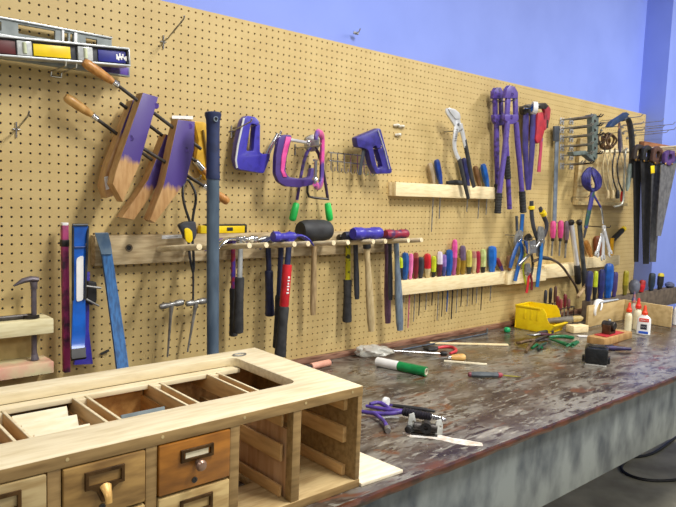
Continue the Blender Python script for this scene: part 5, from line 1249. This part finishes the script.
# ------------------------------------------------------------------ yellow bin
def bin_():
    p0 = Z(515, 327, ZB); c0 = Z(547, 333.5, ZB)
    ax = (V((c0.x, c0.y, 0))-V((p0.x, p0.y, 0)))
    L_ = .215; ax = V((.10, -.995, 0)).normalized(); sx = V((.995, .10, 0)).normalized()
    w = .15; h = .122
    O = V((2.935, -.055, ZB+.0008))
    t = T('parts_bin', 'bright yellow plastic open-front parts bin on bench', 'bin', O+ax*L_/2+sx*w/2)
    th = .004
    def Q(a, s, z): return O+ax*a+sx*s+UP*z
    def side(s0):
        m = M(); out = [(0.012, 0), (L_-.03, 0), (L_, .040), (L_-.006, .048), (L_-.026, .052), (L_-.036, .068), (L_-.046, h*.82), (L_-.062, h), (0, h)]
        m.plate(out, th=th, O=Q(0, s0, 0), U=ax, Vv=UP, bev=.0008)
        for u in (.055, .090, .125): m.obox(Q(u, s0+(-.0025 if s0 < .05 else .0025), h*.66), ax, sx, UP, (.012, .003, h*.42), .001)
        m.obox(Q((L_-.075)/2, s0+(-.003 if s0 < .05 else .003), h-.004), ax, sx, UP, (L_-.078, .008, .008), .001)
        return m
    m = side(0); m.merge(side(w).bm)
    m.obox(Q(.004, w/2, h/2), ax, sx, UP, (th, w, h), .0008)
    m.obox(Q(.004, w/2, h-.004), ax, sx, UP, (.010, w+.006, .008), .001)
    m.obox(Q((L_-.02)/2+.003, w/2, .003), ax, sx, UP, (L_-.026, w-.002, .005), .0008)
    fa, fb = Q(L_-.030, w/2, .002), Q(L_-.001, w/2, .042); dv = (fb-fa); m.obox((fa+fb)/2, dv.normalized(), sx, dv.normalized().cross(sx).normalized(), (dv.length, w, th), .0008)
    t.p('body', m, YELLOW)
    m = M(); m.obox(Q(L_-.002, w/2, .043), ax, sx, UP, (.012, w+.006, .007), .001); t.p('front_lip', m, YELLOW)
    # a tool lying in the bin
    g0 = Q(.085, w*.45, .034); g1 = Z(573, 319, ZB+.062); g1 = g0+(g1-g0).normalized()*min((g1-g0).length, .26)
    t2 = T('wood_chisel', 'tool with thick grey handle and yellow brown end lying in bin', 'chisel', g0)
    t2.p('handle', M().lathe(g0, g1, [(0, .010), (.1, .014), (.7, .0155), (.9, .0165), (1, .015)], 14), mat((126, 120, 110), (100, 94, 86), rough=.55))
    g2 = g1+(g1-g0).normalized()*.05
    t2.p('end', M().lathe(g1, g2, [(0, .0155), (.3, .0165), (.8, .014), (1, .006)], 14), mat((190, 168, 110), (160, 136, 80)))
    return Q, w, L_
Q, BW, BL = bin_()
q = Z(577, 332, ZB)
n = M().obox(V((q.x, q.y, ZB+.0188)), V((.96, -.28, 0)).normalized(), V((.28, .96, 0)).normalized(), UP, (.10, .055, .036), .002)
solo('wood_block', n, PINE, 'small pine block in front of the yellow bin mouth', 'block', (q.x, q.y, ZB))

# ------------------------------------------------------------------ glue bottles
def bottle(label, px, py, h, w, body, cap_m, flat=1.0, lab=None, name='glue_bottle', capw=.5, group='glue bottles'):
    p = Z(px, py, ZB); p.z = ZB+.0006
    t = T(name, label, 'bottle', p, group)
    vw = V((p.x-CAM.x, p.y-CAM.y, 0)).normalized(); sx = V((vw.y, -vw.x, 0))
    bh = h*.68
    prof = [(0, .90), (.02, 1), (.62, 1.0), (.78, .97), (.88, .80), (.95, .5), (1, .42)]
    b = M(); n = 24; vs, fs = [], []
    for (f_, r) in prof:
        for j in range(n):
            a = 2*PI*j/n; ca, sa = math.cos(a), math.sin(a)
            e = .65 if flat < 1 else 1.0
            ca2 = math.copysign(abs(ca)**e, ca); sa2 = math.copysign(abs(sa)**e, sa)
            rr = r if f_ < .9 else r
            fl = flat if f_ < .85 else min(1, flat+(1-flat)*((f_-.85)/.15))
            vs.append(p+sx*(ca2*rr*w/2)+vw*(sa2*rr*w/2*fl)+UP*(f_*bh))
    for i in range(len(prof)-1):
        for j in range(n): fs.append((i*n+j, i*n+(j+1) % n, (i+1)*n+(j+1) % n, (i+1)*n+j))
    fs += [tuple(range(n))[::-1], tuple((len(prof)-1)*n+j for j in range(n))]
    t.p('bottle_body', b.add(vs, fs), body)
    c0 = p+UP*bh; c1 = p+UP*h; cw = w/2*capw
    t.p('nozzle_cap', M().lathe(c0-UP*.001, c1, [(0, cw), (.28, cw), (.34, cw*.78), (.5, cw*.6), (.9, cw*.42), (1, cw*.26)], 16, 8, .03), cap_m)
    return t, p, sx, vw, w, bh, flat
ORANGE = mat((240, 74, 34), (220, 60, 26), rough=.4)
GLUEW = mat((246, 246, 246), (236, 236, 236), rough=.3)
r_ = bottle('white school glue bottle with red, black and blue label', 643, 334.5, .150, .066, GLUEW, ORANGE, .55, capw=.46)
def glue_label():
    t, p, sx, vw, w, bh, fl = r_
    front = p-vw*(w/2*fl+.0004)
    def patch(u0, u1, z0, z1, mt, nm, lb, off=.0):
        m = M(); m.obox(front+sx*((u0+u1)/2)+UP*((z0+z1)/2)-vw*off, sx, vw, UP, (abs(u1-u0), .0012, z1-z0), .0003); return t.p(nm, m, mt, label=lb)
    l = patch(-.0225, .0225, bh*.06, bh*.84, WHITE, 'label', 'white label front')
    def sub(u0, u1, z0, z1, mt, nm, lb, off=.0008):
        m = M(); m.obox(front+sx*((u0+u1)/2)+UP*((z0+z1)/2)-vw*off, sx, vw, UP, (abs(u1-u0), .0010, z1-z0), .0002); return t.p(nm, m, mt, l, lb)
    sub(-.0225, .0225, bh*.66, bh*.84, mat((226, 60, 40)), 'label_band', 'red band')
    sub(-.015, .015, bh*.28, bh*.54, mat((44, 44, 60)), 'label_band', 'dark block')
    sub(-.0225, .0225, bh*.07, bh*.19, mat((30, 86, 200)), 'label_band', 'blue band')
    def text(s, z, size, mt, lb):
        cu = bpy.data.curves.new('t', 'FONT'); cu.body = s; cu.size = size; cu.align_x = 'CENTER'; cu.align_y = 'CENTER'; cu.extrude = .0003
        ob = bpy.data.objects.new('t', cu); C.objects.link(ob)
        me = bpy.data.meshes.new_from_object(ob.evaluated_get(bpy.context.evaluated_depsgraph_get()))
        b = bmesh.new(); b.from_mesh(me)
        O = front+UP*z-vw*.0016
        for v in b.verts: v.co = O+sx*v.co.x+UP*v.co.y-vw*v.co.z
        bpy.data.objects.remove(ob); bpy.data.curves.remove(cu)
        t.p('lettering', M().merge(b), mt, l, lb)
    text("Elmer's", bh*.75, .0115, WHITE, 'white lettering on the red band')
    text('GLUE-ALL', bh*.41, .0058, WHITE, 'white lettering on the dark block')
glue_label()
bottle('pale narrow glue bottle with orange cap, left of the bottles', 627.5, 331, .150, .036, mat((238, 228, 192), (228, 214, 170), rough=.35), ORANGE, 1.0, capw=.8)
bottle('taller cream glue bottle with red nozzle behind labelled one', 636.5, 329.5, .168, .044, mat((226, 218, 190), (210, 200, 166), rough=.35), mat((232, 50, 36), (206, 40, 28)), 1.0, capw=.7)
bottle('clear dark bottle with blue ring half hidden behind glue bottles', 632, 324, .180, .034, mat((190, 176, 160), (160, 146, 130), rough=.3), mat((64, 72, 120), (196, 120, 96), lo=.45, hi=.6), 1.0, capw=.7)
p = Z(674, 330, ZB); 
bottle('white bottle with red cap at the right edge of the bench', 678.5, 325, .165, .062, GLUEW, RED, .8, capw=.5, group='glue bottles')

# ------------------------------------------------------------------ block with small bench anvil
q0, q1, q2 = Z(591.5, 337, ZB), Z(604, 346.5, ZB), Z(632, 338.5, ZB)
ex = (V((q2.x, q2.y, 0))-V((q1.x, q1.y, 0))); L_ = ex.length; ex.normalize(); ey = V((-ex.y, ex.x, 0)); wd = .085
c = V((q1.x, q1.y, 0))+ex*L_/2+ey*wd/2
t = T('base_block', 'thick wooden block with red plate under the dark fitting', 'block', (c.x, c.y, ZB))
t.p('block', M().obox(V((c.x, c.y, ZB+.0175)), ex, ey, UP, (L_, wd, .033), .002), mat((192, 152, 98), (160, 120, 72), rough=.5, scale=9, stretch=(5, 5, 1.2)))
t.p('red_plate', M().obox(V((c.x, c.y, ZB+.0362))-ex*.010, ex, ey, UP, (L_*.62, wd*.72, .004), .001), mat((190, 50, 56), (160, 40, 46)))
t2 = T('brown_fitting', 'brown metal fitting with round top sitting on the red plate', 'fitting', (c.x, c.y, ZB+.0385))
cc = V((c.x, c.y, ZB+.0385))-ex*.02
m = M()
for sg in (-1, 1): m.obox(cc+ex*sg*.026+UP*.022, ex, ey, UP, (.010, .040, .043), .002)
m.obox(cc+UP*.006, ex, ey, UP, (.058, .040, .010), .002); t2.p('cradle', m, mat((96, 64, 44), (66, 44, 30), rough=.4, metal=.4))
t2.p('barrel', M().cyl(cc+UP*.040-ey*.03, cc+UP*.040+ey*.03, .020, 18), DS)
t2.p('knob', M().ball(cc+UP*.062, .009), STEEL)
# white calliper leaning behind
d = .30
t = T('white_calliper', 'white and silver calliper lying on top of the guard panel', 'calliper', W(600, 303, d))
def G(px, py): return Z(px, py, zg+.006)
m = M(); a, b = G(590, 304), G(621, 305.5)
ya = -.265
A = V((Z(588, 301, zg+.006).x, ya, zg+.008)); 
xa, xb = 3.36, 3.62
m.tube([(xa+.03, -.265, zg+.0085), (xa+.12, -.265, zg+.0085), (xb, -.268, zg+.0085)], [.013, .012, .006], 10, flat=.6); t.p('beam', m, mat((214, 220, 228), (190, 196, 206), rough=.35, metal=.3))
m = M().tube([(xa+.08, -.265, zg+.014), (xa+.03, -.267, zg+.020), (xa+.005, -.27, zg+.006), (xa-.015, -.275, zg-.03), (xa-.012, -.28, zg-.055)], [.012, .017, .014, .009, .004], 10, flat=.6, smooth=1); t.p('jaw', m, WHITE)
m = M().tube([(xa+.07, -.266, zg+.011), (xa+.05, -.282, zg-.004), (xa+.03, -.286, zg-.03)], [.006, .006, .003], 10, smooth=1); t.p('jaw', m, WHITE)

# ------------------------------------------------------------------ bench clutter
def flatZ(px, py, r=0.0): return Z(px, py, ZB+r)
# black plastic cap box
q = Z(595.5, 366, ZB); vw = V((q.x-CAM.x, q.y-CAM.y, 0)).normalized(); sx = V((vw.y, -vw.x, 0)); c = V((q.x, q.y, 0))+vw*.030
BP = mat((22, 24, 26), (32, 34, 36), rough=.22, scale=30)
t = T('plastic_box', 'black glossy plastic box with side lugs on the bench', 'box', (c.x, c.y, ZB))
t.p('rim', M().obox(V((c.x, c.y, ZB+.0035)), sx, vw, UP, (.082, .066, .006), .002), mat((206, 204, 196), rough=.5))
t.p('body', M().obox(V((c.x, c.y, ZB+.0405)), sx, vw, UP, (.090, .076, .068), .010), BP)
for sg in (-1, 1): t.p('lug', M().obox(V((c.x, c.y, ZB+.022))+sx*sg*.046, sx, vw, UP, (.016, .030, .026), .003), BP)
t.p('lid', M().obox(V((c.x, c.y, ZB+.076))+vw*.002, sx, vw, UP, (.066, .054, .006), .0035), BP)
# dark purple flat tool
a, b = flatZ(598, 347.5, .012), flatZ(631, 349, .012)
t = T('purple_marker', 'dark purple slim tool lying behind the black cap', 'marker', (a+b)/2)
t.p('body', M().tube([a, a.lerp(b, .08), a.lerp(b, .5), a.lerp(b, .6), b], [.006, .011, .012, .010, .007], 10), mat((54, 42, 92), (40, 32, 66), rough=.45))
t.p('clip', M().obox(a.lerp(b, .3)+UP*.0125, (b-a).normalized(), (b-a).normalized().cross(UP), UP, (.05, .006, .003), .001), CHARCOAL)
# green pruner and pliers heap
a = .010
t = T('green_pruner', 'pruner with shiny green handle lying before the yellow bin', 'pruner', flatZ(560, 345))
t.p('handle', M().tube([flatZ(577, 342, .014), flatZ(570, 346, .014), flatZ(560, 342, .014), flatZ(550, 339, .014)], [.012, .014, .011, .006], 12, flat=.7, smooth=1), DKGREEN)
t.p('handle', M().tube([flatZ(574, 338, .010), flatZ(562, 336, .010), flatZ(549, 337, .010)], [.008, .009, .006], 10, smooth=1), DKGREEN)
t.p('blade', M().tube([flatZ(550, 338.5, .012), flatZ(542, 340, .012), flatZ(533, 342, .010)], [.010, .010, .003], 10, flat=.5), DS)
t = T('rusty_pliers', 'rusty brown pliers lying open left of the green pruner', 'pliers', flatZ(524, 346))
RU = mat((112, 88, 58), (78, 60, 42), rough=.55, metal=.3)
t.p('handle', M().tube([flatZ(535, 340, .026), flatZ(526, 341, .020), flatZ(518, 343.5, .012), flatZ(516.5, 342, .010)], [.007, .008, .008, .005], 10, smooth=1), RU)
t.p('handle', M().tube([flatZ(535, 341, .020), flatZ(529, 346, .014), flatZ(526, 352, .008)], [.007, .008, .007], 10, smooth=1), RU)
t.p('jaw', M().tube([flatZ(534, 340.5, .024), flatZ(541, 337.5, .022), flatZ(547, 335.5, .020)], [.010, .011, .004], 10, flat=.6), DS)
t = T('grey_pliers', 'grey jawed pliers with dark grips under the pruner', 'pliers', flatZ(535, 336))
t.p('jaw', M().tube([flatZ(527, 334.5, .010), flatZ(533, 335, .012), flatZ(539, 334, .012)], [.004, .011, .011], 10, flat=.6), STEEL)
t.p('handle', M().tube([flatZ(538, 334, .011), flatZ(547, 334.5, .010), flatZ(556, 336.5, .009)], [.008, .009, .008], 10, smooth=1), mat((90, 40, 60)))
t.p('handle', M().tube([flatZ(538, 333, .011), flatZ(546, 331.5, .010), flatZ(553, 331.5, .009)], [.008, .009, .008], 10, smooth=1), CHARCOAL)
t = T('green_clamp', 'small dark green spring clamp by rusty pliers', 'clamp', flatZ(541, 348))
t.p('arm', M().tube([flatZ(532, 348, .008), flatZ(537, 344.5, .009), flatZ(542, 347.5, .008)], [.006, .008, .006], 10), DKGREEN)
t.p('arm', M().tube([flatZ(538, 349, .007), flatZ(541, 345, .008), flatZ(546, 343, .008)], [.006, .007, .005], 10), mat((40, 70, 56)))
p = flatZ(507, 332, 0); n = M().lathe((p.x, p.y, ZB+.0006), (p.x, p.y, ZB+.024), [(0, .013), (.2, .016), (.7, .016), (.9, .013), (1, .006)], 16)
solo('bead', n, mat((26, 168, 104), (18, 140, 84), rough=.35), 'small round green bead on bench left of yellow bin', 'bead', (p.x, p.y, ZB))
p = flatZ(583, 336.5); n = M().obox(V((p.x, p.y, ZB+.0022)), V((.8, -.6, 0)), V((.6, .8, 0)), UP, (.055, .026, .003), .0004)
solo('paper_scrap', n, WHITE, 'white paper scrap beside the thick wooden block', 'paper', (p.x, p.y, ZB))

# long rod, sticks, pliers, awl
a, b = flatZ(402, 349.5, .004), flatZ(487, 333.5, .004)
t = T('steel_rod', 'long thin steel rod with upright end lying by the trim', 'rod', (a+b)/2)
t.p('rod', M().tube([a, b], .0038, 8), mat((112, 124, 140), (84, 94, 108), rough=.4, metal=.6)); t.p('eye', M().tube([b, b+UP*.012, b+UP*.026], [.006, .006, .004], 8), STEEL)
def stick(label, pa, pb, w, h, mt, name='wooden_stick'):
    a, b = flatZ(*pa, h/2+.0006), flatZ(*pb, h/2+.0006); ax = (b-a).normalized()
    n = M().obox((a+b)/2, ax, UP.cross(ax).normalized(), UP, ((b-a).length, w, h), .0006); solo(name, n, mt, label, 'stick', (a+b)/2)
stick('long thin pine stick lying across the back of the bench', (430, 343), (508, 344.8), .020, .006, PINE)
stick('short white stick lying in front of the awl', (444, 361), (487, 364.5), .011, .007, mat((240, 232, 206), (226, 214, 182), rough=.6))
t = T('red_pliers', 'pliers with red curved handle and black jaws lying on bench', 'pliers', flatZ(445, 349))
t.p('handle', M().tube([flatZ(437, 348, .009), flatZ(446, 346.5, .010), flatZ(454, 347.5, .010), flatZ(457, 351, .010), flatZ(450, 353.5, .009)], [.006, .007, .0075, .007, .005], 10, smooth=2), mat((206, 60, 70), (176, 44, 54), rough=.4))
t.p('jaw', M().tube([flatZ(438, 348, .009), flatZ(429, 347.5, .009), flatZ(422, 346, .007)], [.010, .011, .004], 10, flat=.6), BLACK)
t.p('handle', M().tube([flatZ(437, 349.5, .010), flatZ(429, 350, .009), flatZ(424, 348.5, .009)], [.006, .007, .006], 10), BLACK)
t = T('awl', 'awl with round tan wooden handle lying on the bench', 'awl', flatZ(455, 358))
a, b = flatZ(451, 357.5, .016), flatZ(465.5, 357.5, .016)
t.p('handle', M().lathe(a, b, [(0, .009), (.1, .011), (.45, .015), (.8, .0158), (.95, .012), (1, .006)], 16), mat((222, 178, 108), (196, 148, 78), rough=.4))
t.p('ferrule', M().cyl(flatZ(447.6, 357.5, .016), a, .009, 12), CHROME)
t.p('spike', M().tube([flatZ(447.6, 357.5, .015), flatZ(429, 359.5, .004)], [.0035, .0012], 8), STEEL)
t = T('long_driver', 'long thin steel shaft driver with a black butt', 'screwdriver', flatZ(420, 353))
t.p('shaft', M().tube([flatZ(391, 350.5, .0045), flatZ(442, 353.5, .010)], .0036, 8), CHROME)
t.p('butt', M().lathe(flatZ(440, 353.3, .011), flatZ(447.5, 353.8, .011), [(0, .006), (.2, .0105), (.8, .0105), (1, .006)], 12), BLACK)
t = T('utility_screwdriver', 'grey and red handled driver with olive blade lying alone', 'screwdriver', flatZ(490, 376))
a, b = flatZ(471, 374.5, .012), flatZ(500, 375, .012)
t.p('handle', M().lathe(a, b, [(0, .008), (.06, .0105), (.3, .0115), (.7, .010), (.9, .0105), (1, .007)], 14, 6, .06), mat((84, 92, 98), (64, 70, 76), rough=.5))
t.p('butt', M().lathe(flatZ(468, 374.4, .012), a, [(0, .006), (.3, .0095), (1, .0102)], 14), mat((120, 56, 68), (110, 60, 70)))
t.p('blade', M().tube([b, flatZ(510, 376, .007), flatZ(521, 377, .0035)], [.005, .0055, .003], 8, flat=.6, up=UP), mat((150, 140, 50), (120, 108, 40), rough=.35, metal=.4))
t.p('collar', M().lathe(flatZ(498, 375, .012), flatZ(502.5, 375.2, .0115), [(0, .0105), (.5, .010), (1, .006)], 12), mat((160, 60, 76)))
# green and white roll
r = .0178
a, b, c = flatZ(377, 361.5, r+.0006), flatZ(399, 366, r+.0006), flatZ(427.5, 371, r+.0006)
c = a+(b-a).normalized()*(c-a).length
t = T('film_roll', 'roll wrapped half white and half green lying on bench', 'roll', (a+c)/2)
t.p('white_wrap', M().cyl(a, b, r, 24, .04), WHITE)
t.p('green_wrap', M().hollow(b-(b-a).normalized()*.001, c, r*1.01, r*.62, 24), mat((24, 140, 76), (16, 116, 60), rough=.3))
t.p('core', M().hollow(c-(c-b).normalized()*.02, c+(c-b).normalized()*.0015, r*.75, r*.58, 20), mat((206, 196, 172), rough=.7))
# clear plastic bag
def bag():
    bm = bmesh.new(); bmesh.ops.create_icosphere(bm, subdivisions=4, radius=1)
    a = flatZ(362, 356); b = flatZ(390, 353)
    cen = (a+b)/2; ax = (b-a).normalized(); sy = UP.cross(ax)
    from mathutils import noise
    for v in bm.verts:
        n_ = noise.noise(v.co*1.9)*.34+noise.noise(v.co*4.2)*.10
        r = 1+n_; x, y, z = v.co*r
        z = max(z, -.55)
        v.co = V((cen.x, cen.y, ZB+.0008))+ax*(x*.088)+sy*(y*.045)+UP*((z+.55)*.021*(1.2-.6*x))
    m = M(); m.merge(bm)
    mt = bpy.data.materials.new('clear_film'); mt.use_nodes = True; b_ = mt.node_tree.nodes['Principled BSDF']
    b_.inputs['Base Color'].default_value = lin((222, 222, 214)); b_.inputs['Roughness'].default_value = .22; b_.inputs['Alpha'].default_value = .5
    o = solo('plastic_bag', m, mt, 'crumpled clear plastic bag lying behind the wrapped roll', 'bag', (cen.x, cen.y, ZB))
bag()
# pink roll
r = .013; a, b = flatZ(311, 366.5, r+.0006), flatZ(329.5, 362.5, r+.0006); ax = (b-a).normalized()
t = T('pink_roller', 'pink foam roller with black ends near cabinet corner', 'roller', (a+b)/2)
t.p('foam', M().cyl(a, b, r, 20, .1), mat((224, 168, 146), (206, 146, 124), rough=.7)); 
t.p('axle', M().tube([a-ax*.022, a], [.006, .007], 10), BLACK); t.p('axle', M().tube([b, b+ax*.010], [.007, .007], 10), BLACK)
# purple clamp with ribbed grip
h = .020
t = T('purple_spreader_clamp', 'purple clamp with black ribbed grip and chrome thread, lying down', 'clamp', flatZ(400, 415))
PB = mat((96, 72, 168), (66, 50, 120), rough=.4, scale=40)
a, b = flatZ(403, 411.5, .024), flatZ(431, 417, .022)
m = M(); pr = [(0, .010)]
for k in range(10): pr += [(.03+k*.095, .0125), (.085+k*.095, .0125), (.095+k*.095, .0105)]
pr += [(.99, .012), (1, .008)]; m.lathe(a, b, pr, 18); t.p('grip', m, mat((34, 32, 44), (26, 24, 34), rough=.5))
ax = (b-a).normalized(); pr = [(0, .007)]
for k in range(5): pr += [(.1+k*.16, .0085), (.18+k*.16, .006)]
pr += [(1, .005)]; t.p('thread', M().lathe(b, b+ax*.045, pr, 14), CHROME)
m = M()
m.tube([flatZ(358, 411, .014), flatZ(372, 413, .015), flatZ(388, 414, .018), a], [.0055, .006, .0065, .008], 10, smooth=1)
m.tube([flatZ(366, 406, .018), flatZ(378, 408, .018), flatZ(392, 410.5, .022), a], [.005, .0055, .0065, .008], 10, smooth=1)
t.p('arm', m, PB)
m = M().tube([flatZ(370, 404, .026), flatZ(379, 402, .026), flatZ(386, 406, .024), flatZ(392, 411, .020)], [.005, .006, .0065, .006], 10, smooth=1); t.p('arm', m, PB)
m = M().tube([flatZ(374, 413.5, .016), flatZ(381, 418, .014), flatZ(386, 424, .012), flatZ(387, 429, .009)], [.006, .006, .006, .007], 10, smooth=1); t.p('arm', m, PB)
t.p('foot', M().lathe(flatZ(387, 427, .010), flatZ(388, 431, .008), [(0, .007), (.3, .0095), (1, .008)], 12), STEEL)
t.p('pad', M().lathe(flatZ(383, 401.5, .026), flatZ(388, 402.5, .026), [(0, .012), (.3, .016), (1, .015)], 16), WHITE)
t.p('rod', M().tube([flatZ(382, 418, .016), flatZ(391, 417, .018), flatZ(399, 418, .016)], .004, 8), STEEL)
t = T('black_handle_tool', 'slim black handle lying behind the purple clamp', 'handle', flatZ(415, 410))
t.p('handle', M().tube([flatZ(393, 405.5, .0095), flatZ(408, 407.5, .0105), flatZ(424, 409.5, .0105), flatZ(435, 411.5, .0085)], [.005, .0065, .0065, .004], 10, smooth=1), BLACK)
t.p('tang', M().tube([flatZ(384, 404.2, .009), flatZ(394, 405.6, .009)], [.004, .005], 8), WORNPURPLE)
# drill guide with two pale brackets
t = T('drill_guide', 'small jig with two pale brackets and dark roller on bench', 'jig', flatZ(424, 437))
q = flatZ(424, 436); vw = V((q.x-CAM.x, q.y-CAM.y, 0)).normalized(); sx = V((vw.y, -vw.x, 0)); c = V((q.x, q.y, ZB))+vw*.012
PL = mat((206, 208, 204), (182, 184, 180), rough=.4, metal=.3)
for u, h_ in ((-.036, .058), (.040, .046)):
    m = M(); m.plate([(-.012, 0), (.012, 0), (.013, h_*.6), (.006, h_), (-.010, h_*.95), (-.014, h_*.5)], [[(.004+.0035*math.cos(k), h_*.55+.0035*math.sin(k)) for k in [2*PI*j/8 for j in range(8)]]], .004, O=c+sx*u+UP*.001, U=(sx*.8+vw*.6).normalized(), Vv=UP, bev=.0006); t.p('bracket', m, PL)
t.p('roller', M().cyl(c-sx*.030+UP*.022, c+sx*.036+UP*.020, .013, 18), DS)
t.p('wheel', M().hollow(c+sx*.004-vw*.018+UP*.024, c+sx*.004+vw*.010+UP*.024, .0155, .0065, 20), BLACK)
t.p('knob', M().lathe(c-sx*.040-vw*.004+UP*.018, c-sx*.046-vw*.022+UP*.016, [(0, .006), (.3, .0105), (.9, .010), (1, .007)], 14), BLACK)
t.p('base_plate', M().obox(c+UP*.003, sx, vw, UP, (.075, .03, .004), .001), DS)
# floor cable
pts = [W(664, 425, -.0) for _ in ()]
def fl(px, py): return Z(px, py, .009)
n = M().tube([fl(632, 456), fl(622, 464), fl(621, 470), fl(630, 476), fl(645, 480), fl(662, 481), fl(680, 479.5), fl(700, 476)], .0085, 8, smooth=2)
solo('floor_cable', n, BLACK, 'black cable curving over the concrete floor under bench', 'cable', fl(645, 480))
n = M().tube([fl(634, 457), fl(648, 455.5), fl(660, 450), fl(672, 440), fl(690, 428)], .0085, 8, smooth=2)
solo('floor_cable', n, mat((30, 34, 40)), 'second dark cable running along the floor behind the first', 'cable', fl(660, 450))

# ------------------------------------------------------------------ light
w = bpy.data.worlds.new('world'); S.world = w; w.use_nodes = True
bg = w.node_tree.nodes['Background']; bg.inputs['Color'].default_value = (1.0, .98, .95, 1); bg.inputs['Strength'].default_value = .27
def lamp(x, y, z, sx, sy, watts, name='ceiling_lamp'):
    l = bpy.data.lights.new(name, 'AREA'); l.shape = 'RECTANGLE'; l.size = sx; l.size_y = sy; l.energy = watts; l.color = (1, .975, .92)
    o = bpy.data.objects.new(name, l); C.objects.link(o); o.location = (x, y, z)
for x in (1.55, 4.1): lamp(x, -1.85, 3.25, .28, 1.25, 88)
lamp(-1.2, -2.2, 3.25, .28, 1.25, 18)
for x in (.6, 3.6): lamp(x, -5.0, 3.25, .28, 1.25, 55)
S.view_settings.view_transform = 'Standard'; S.view_settings.look = 'None'; S.view_settings.gamma = 1; S.view_settings.exposure = 0.0
S.view_settings.use_curve_mapping = False
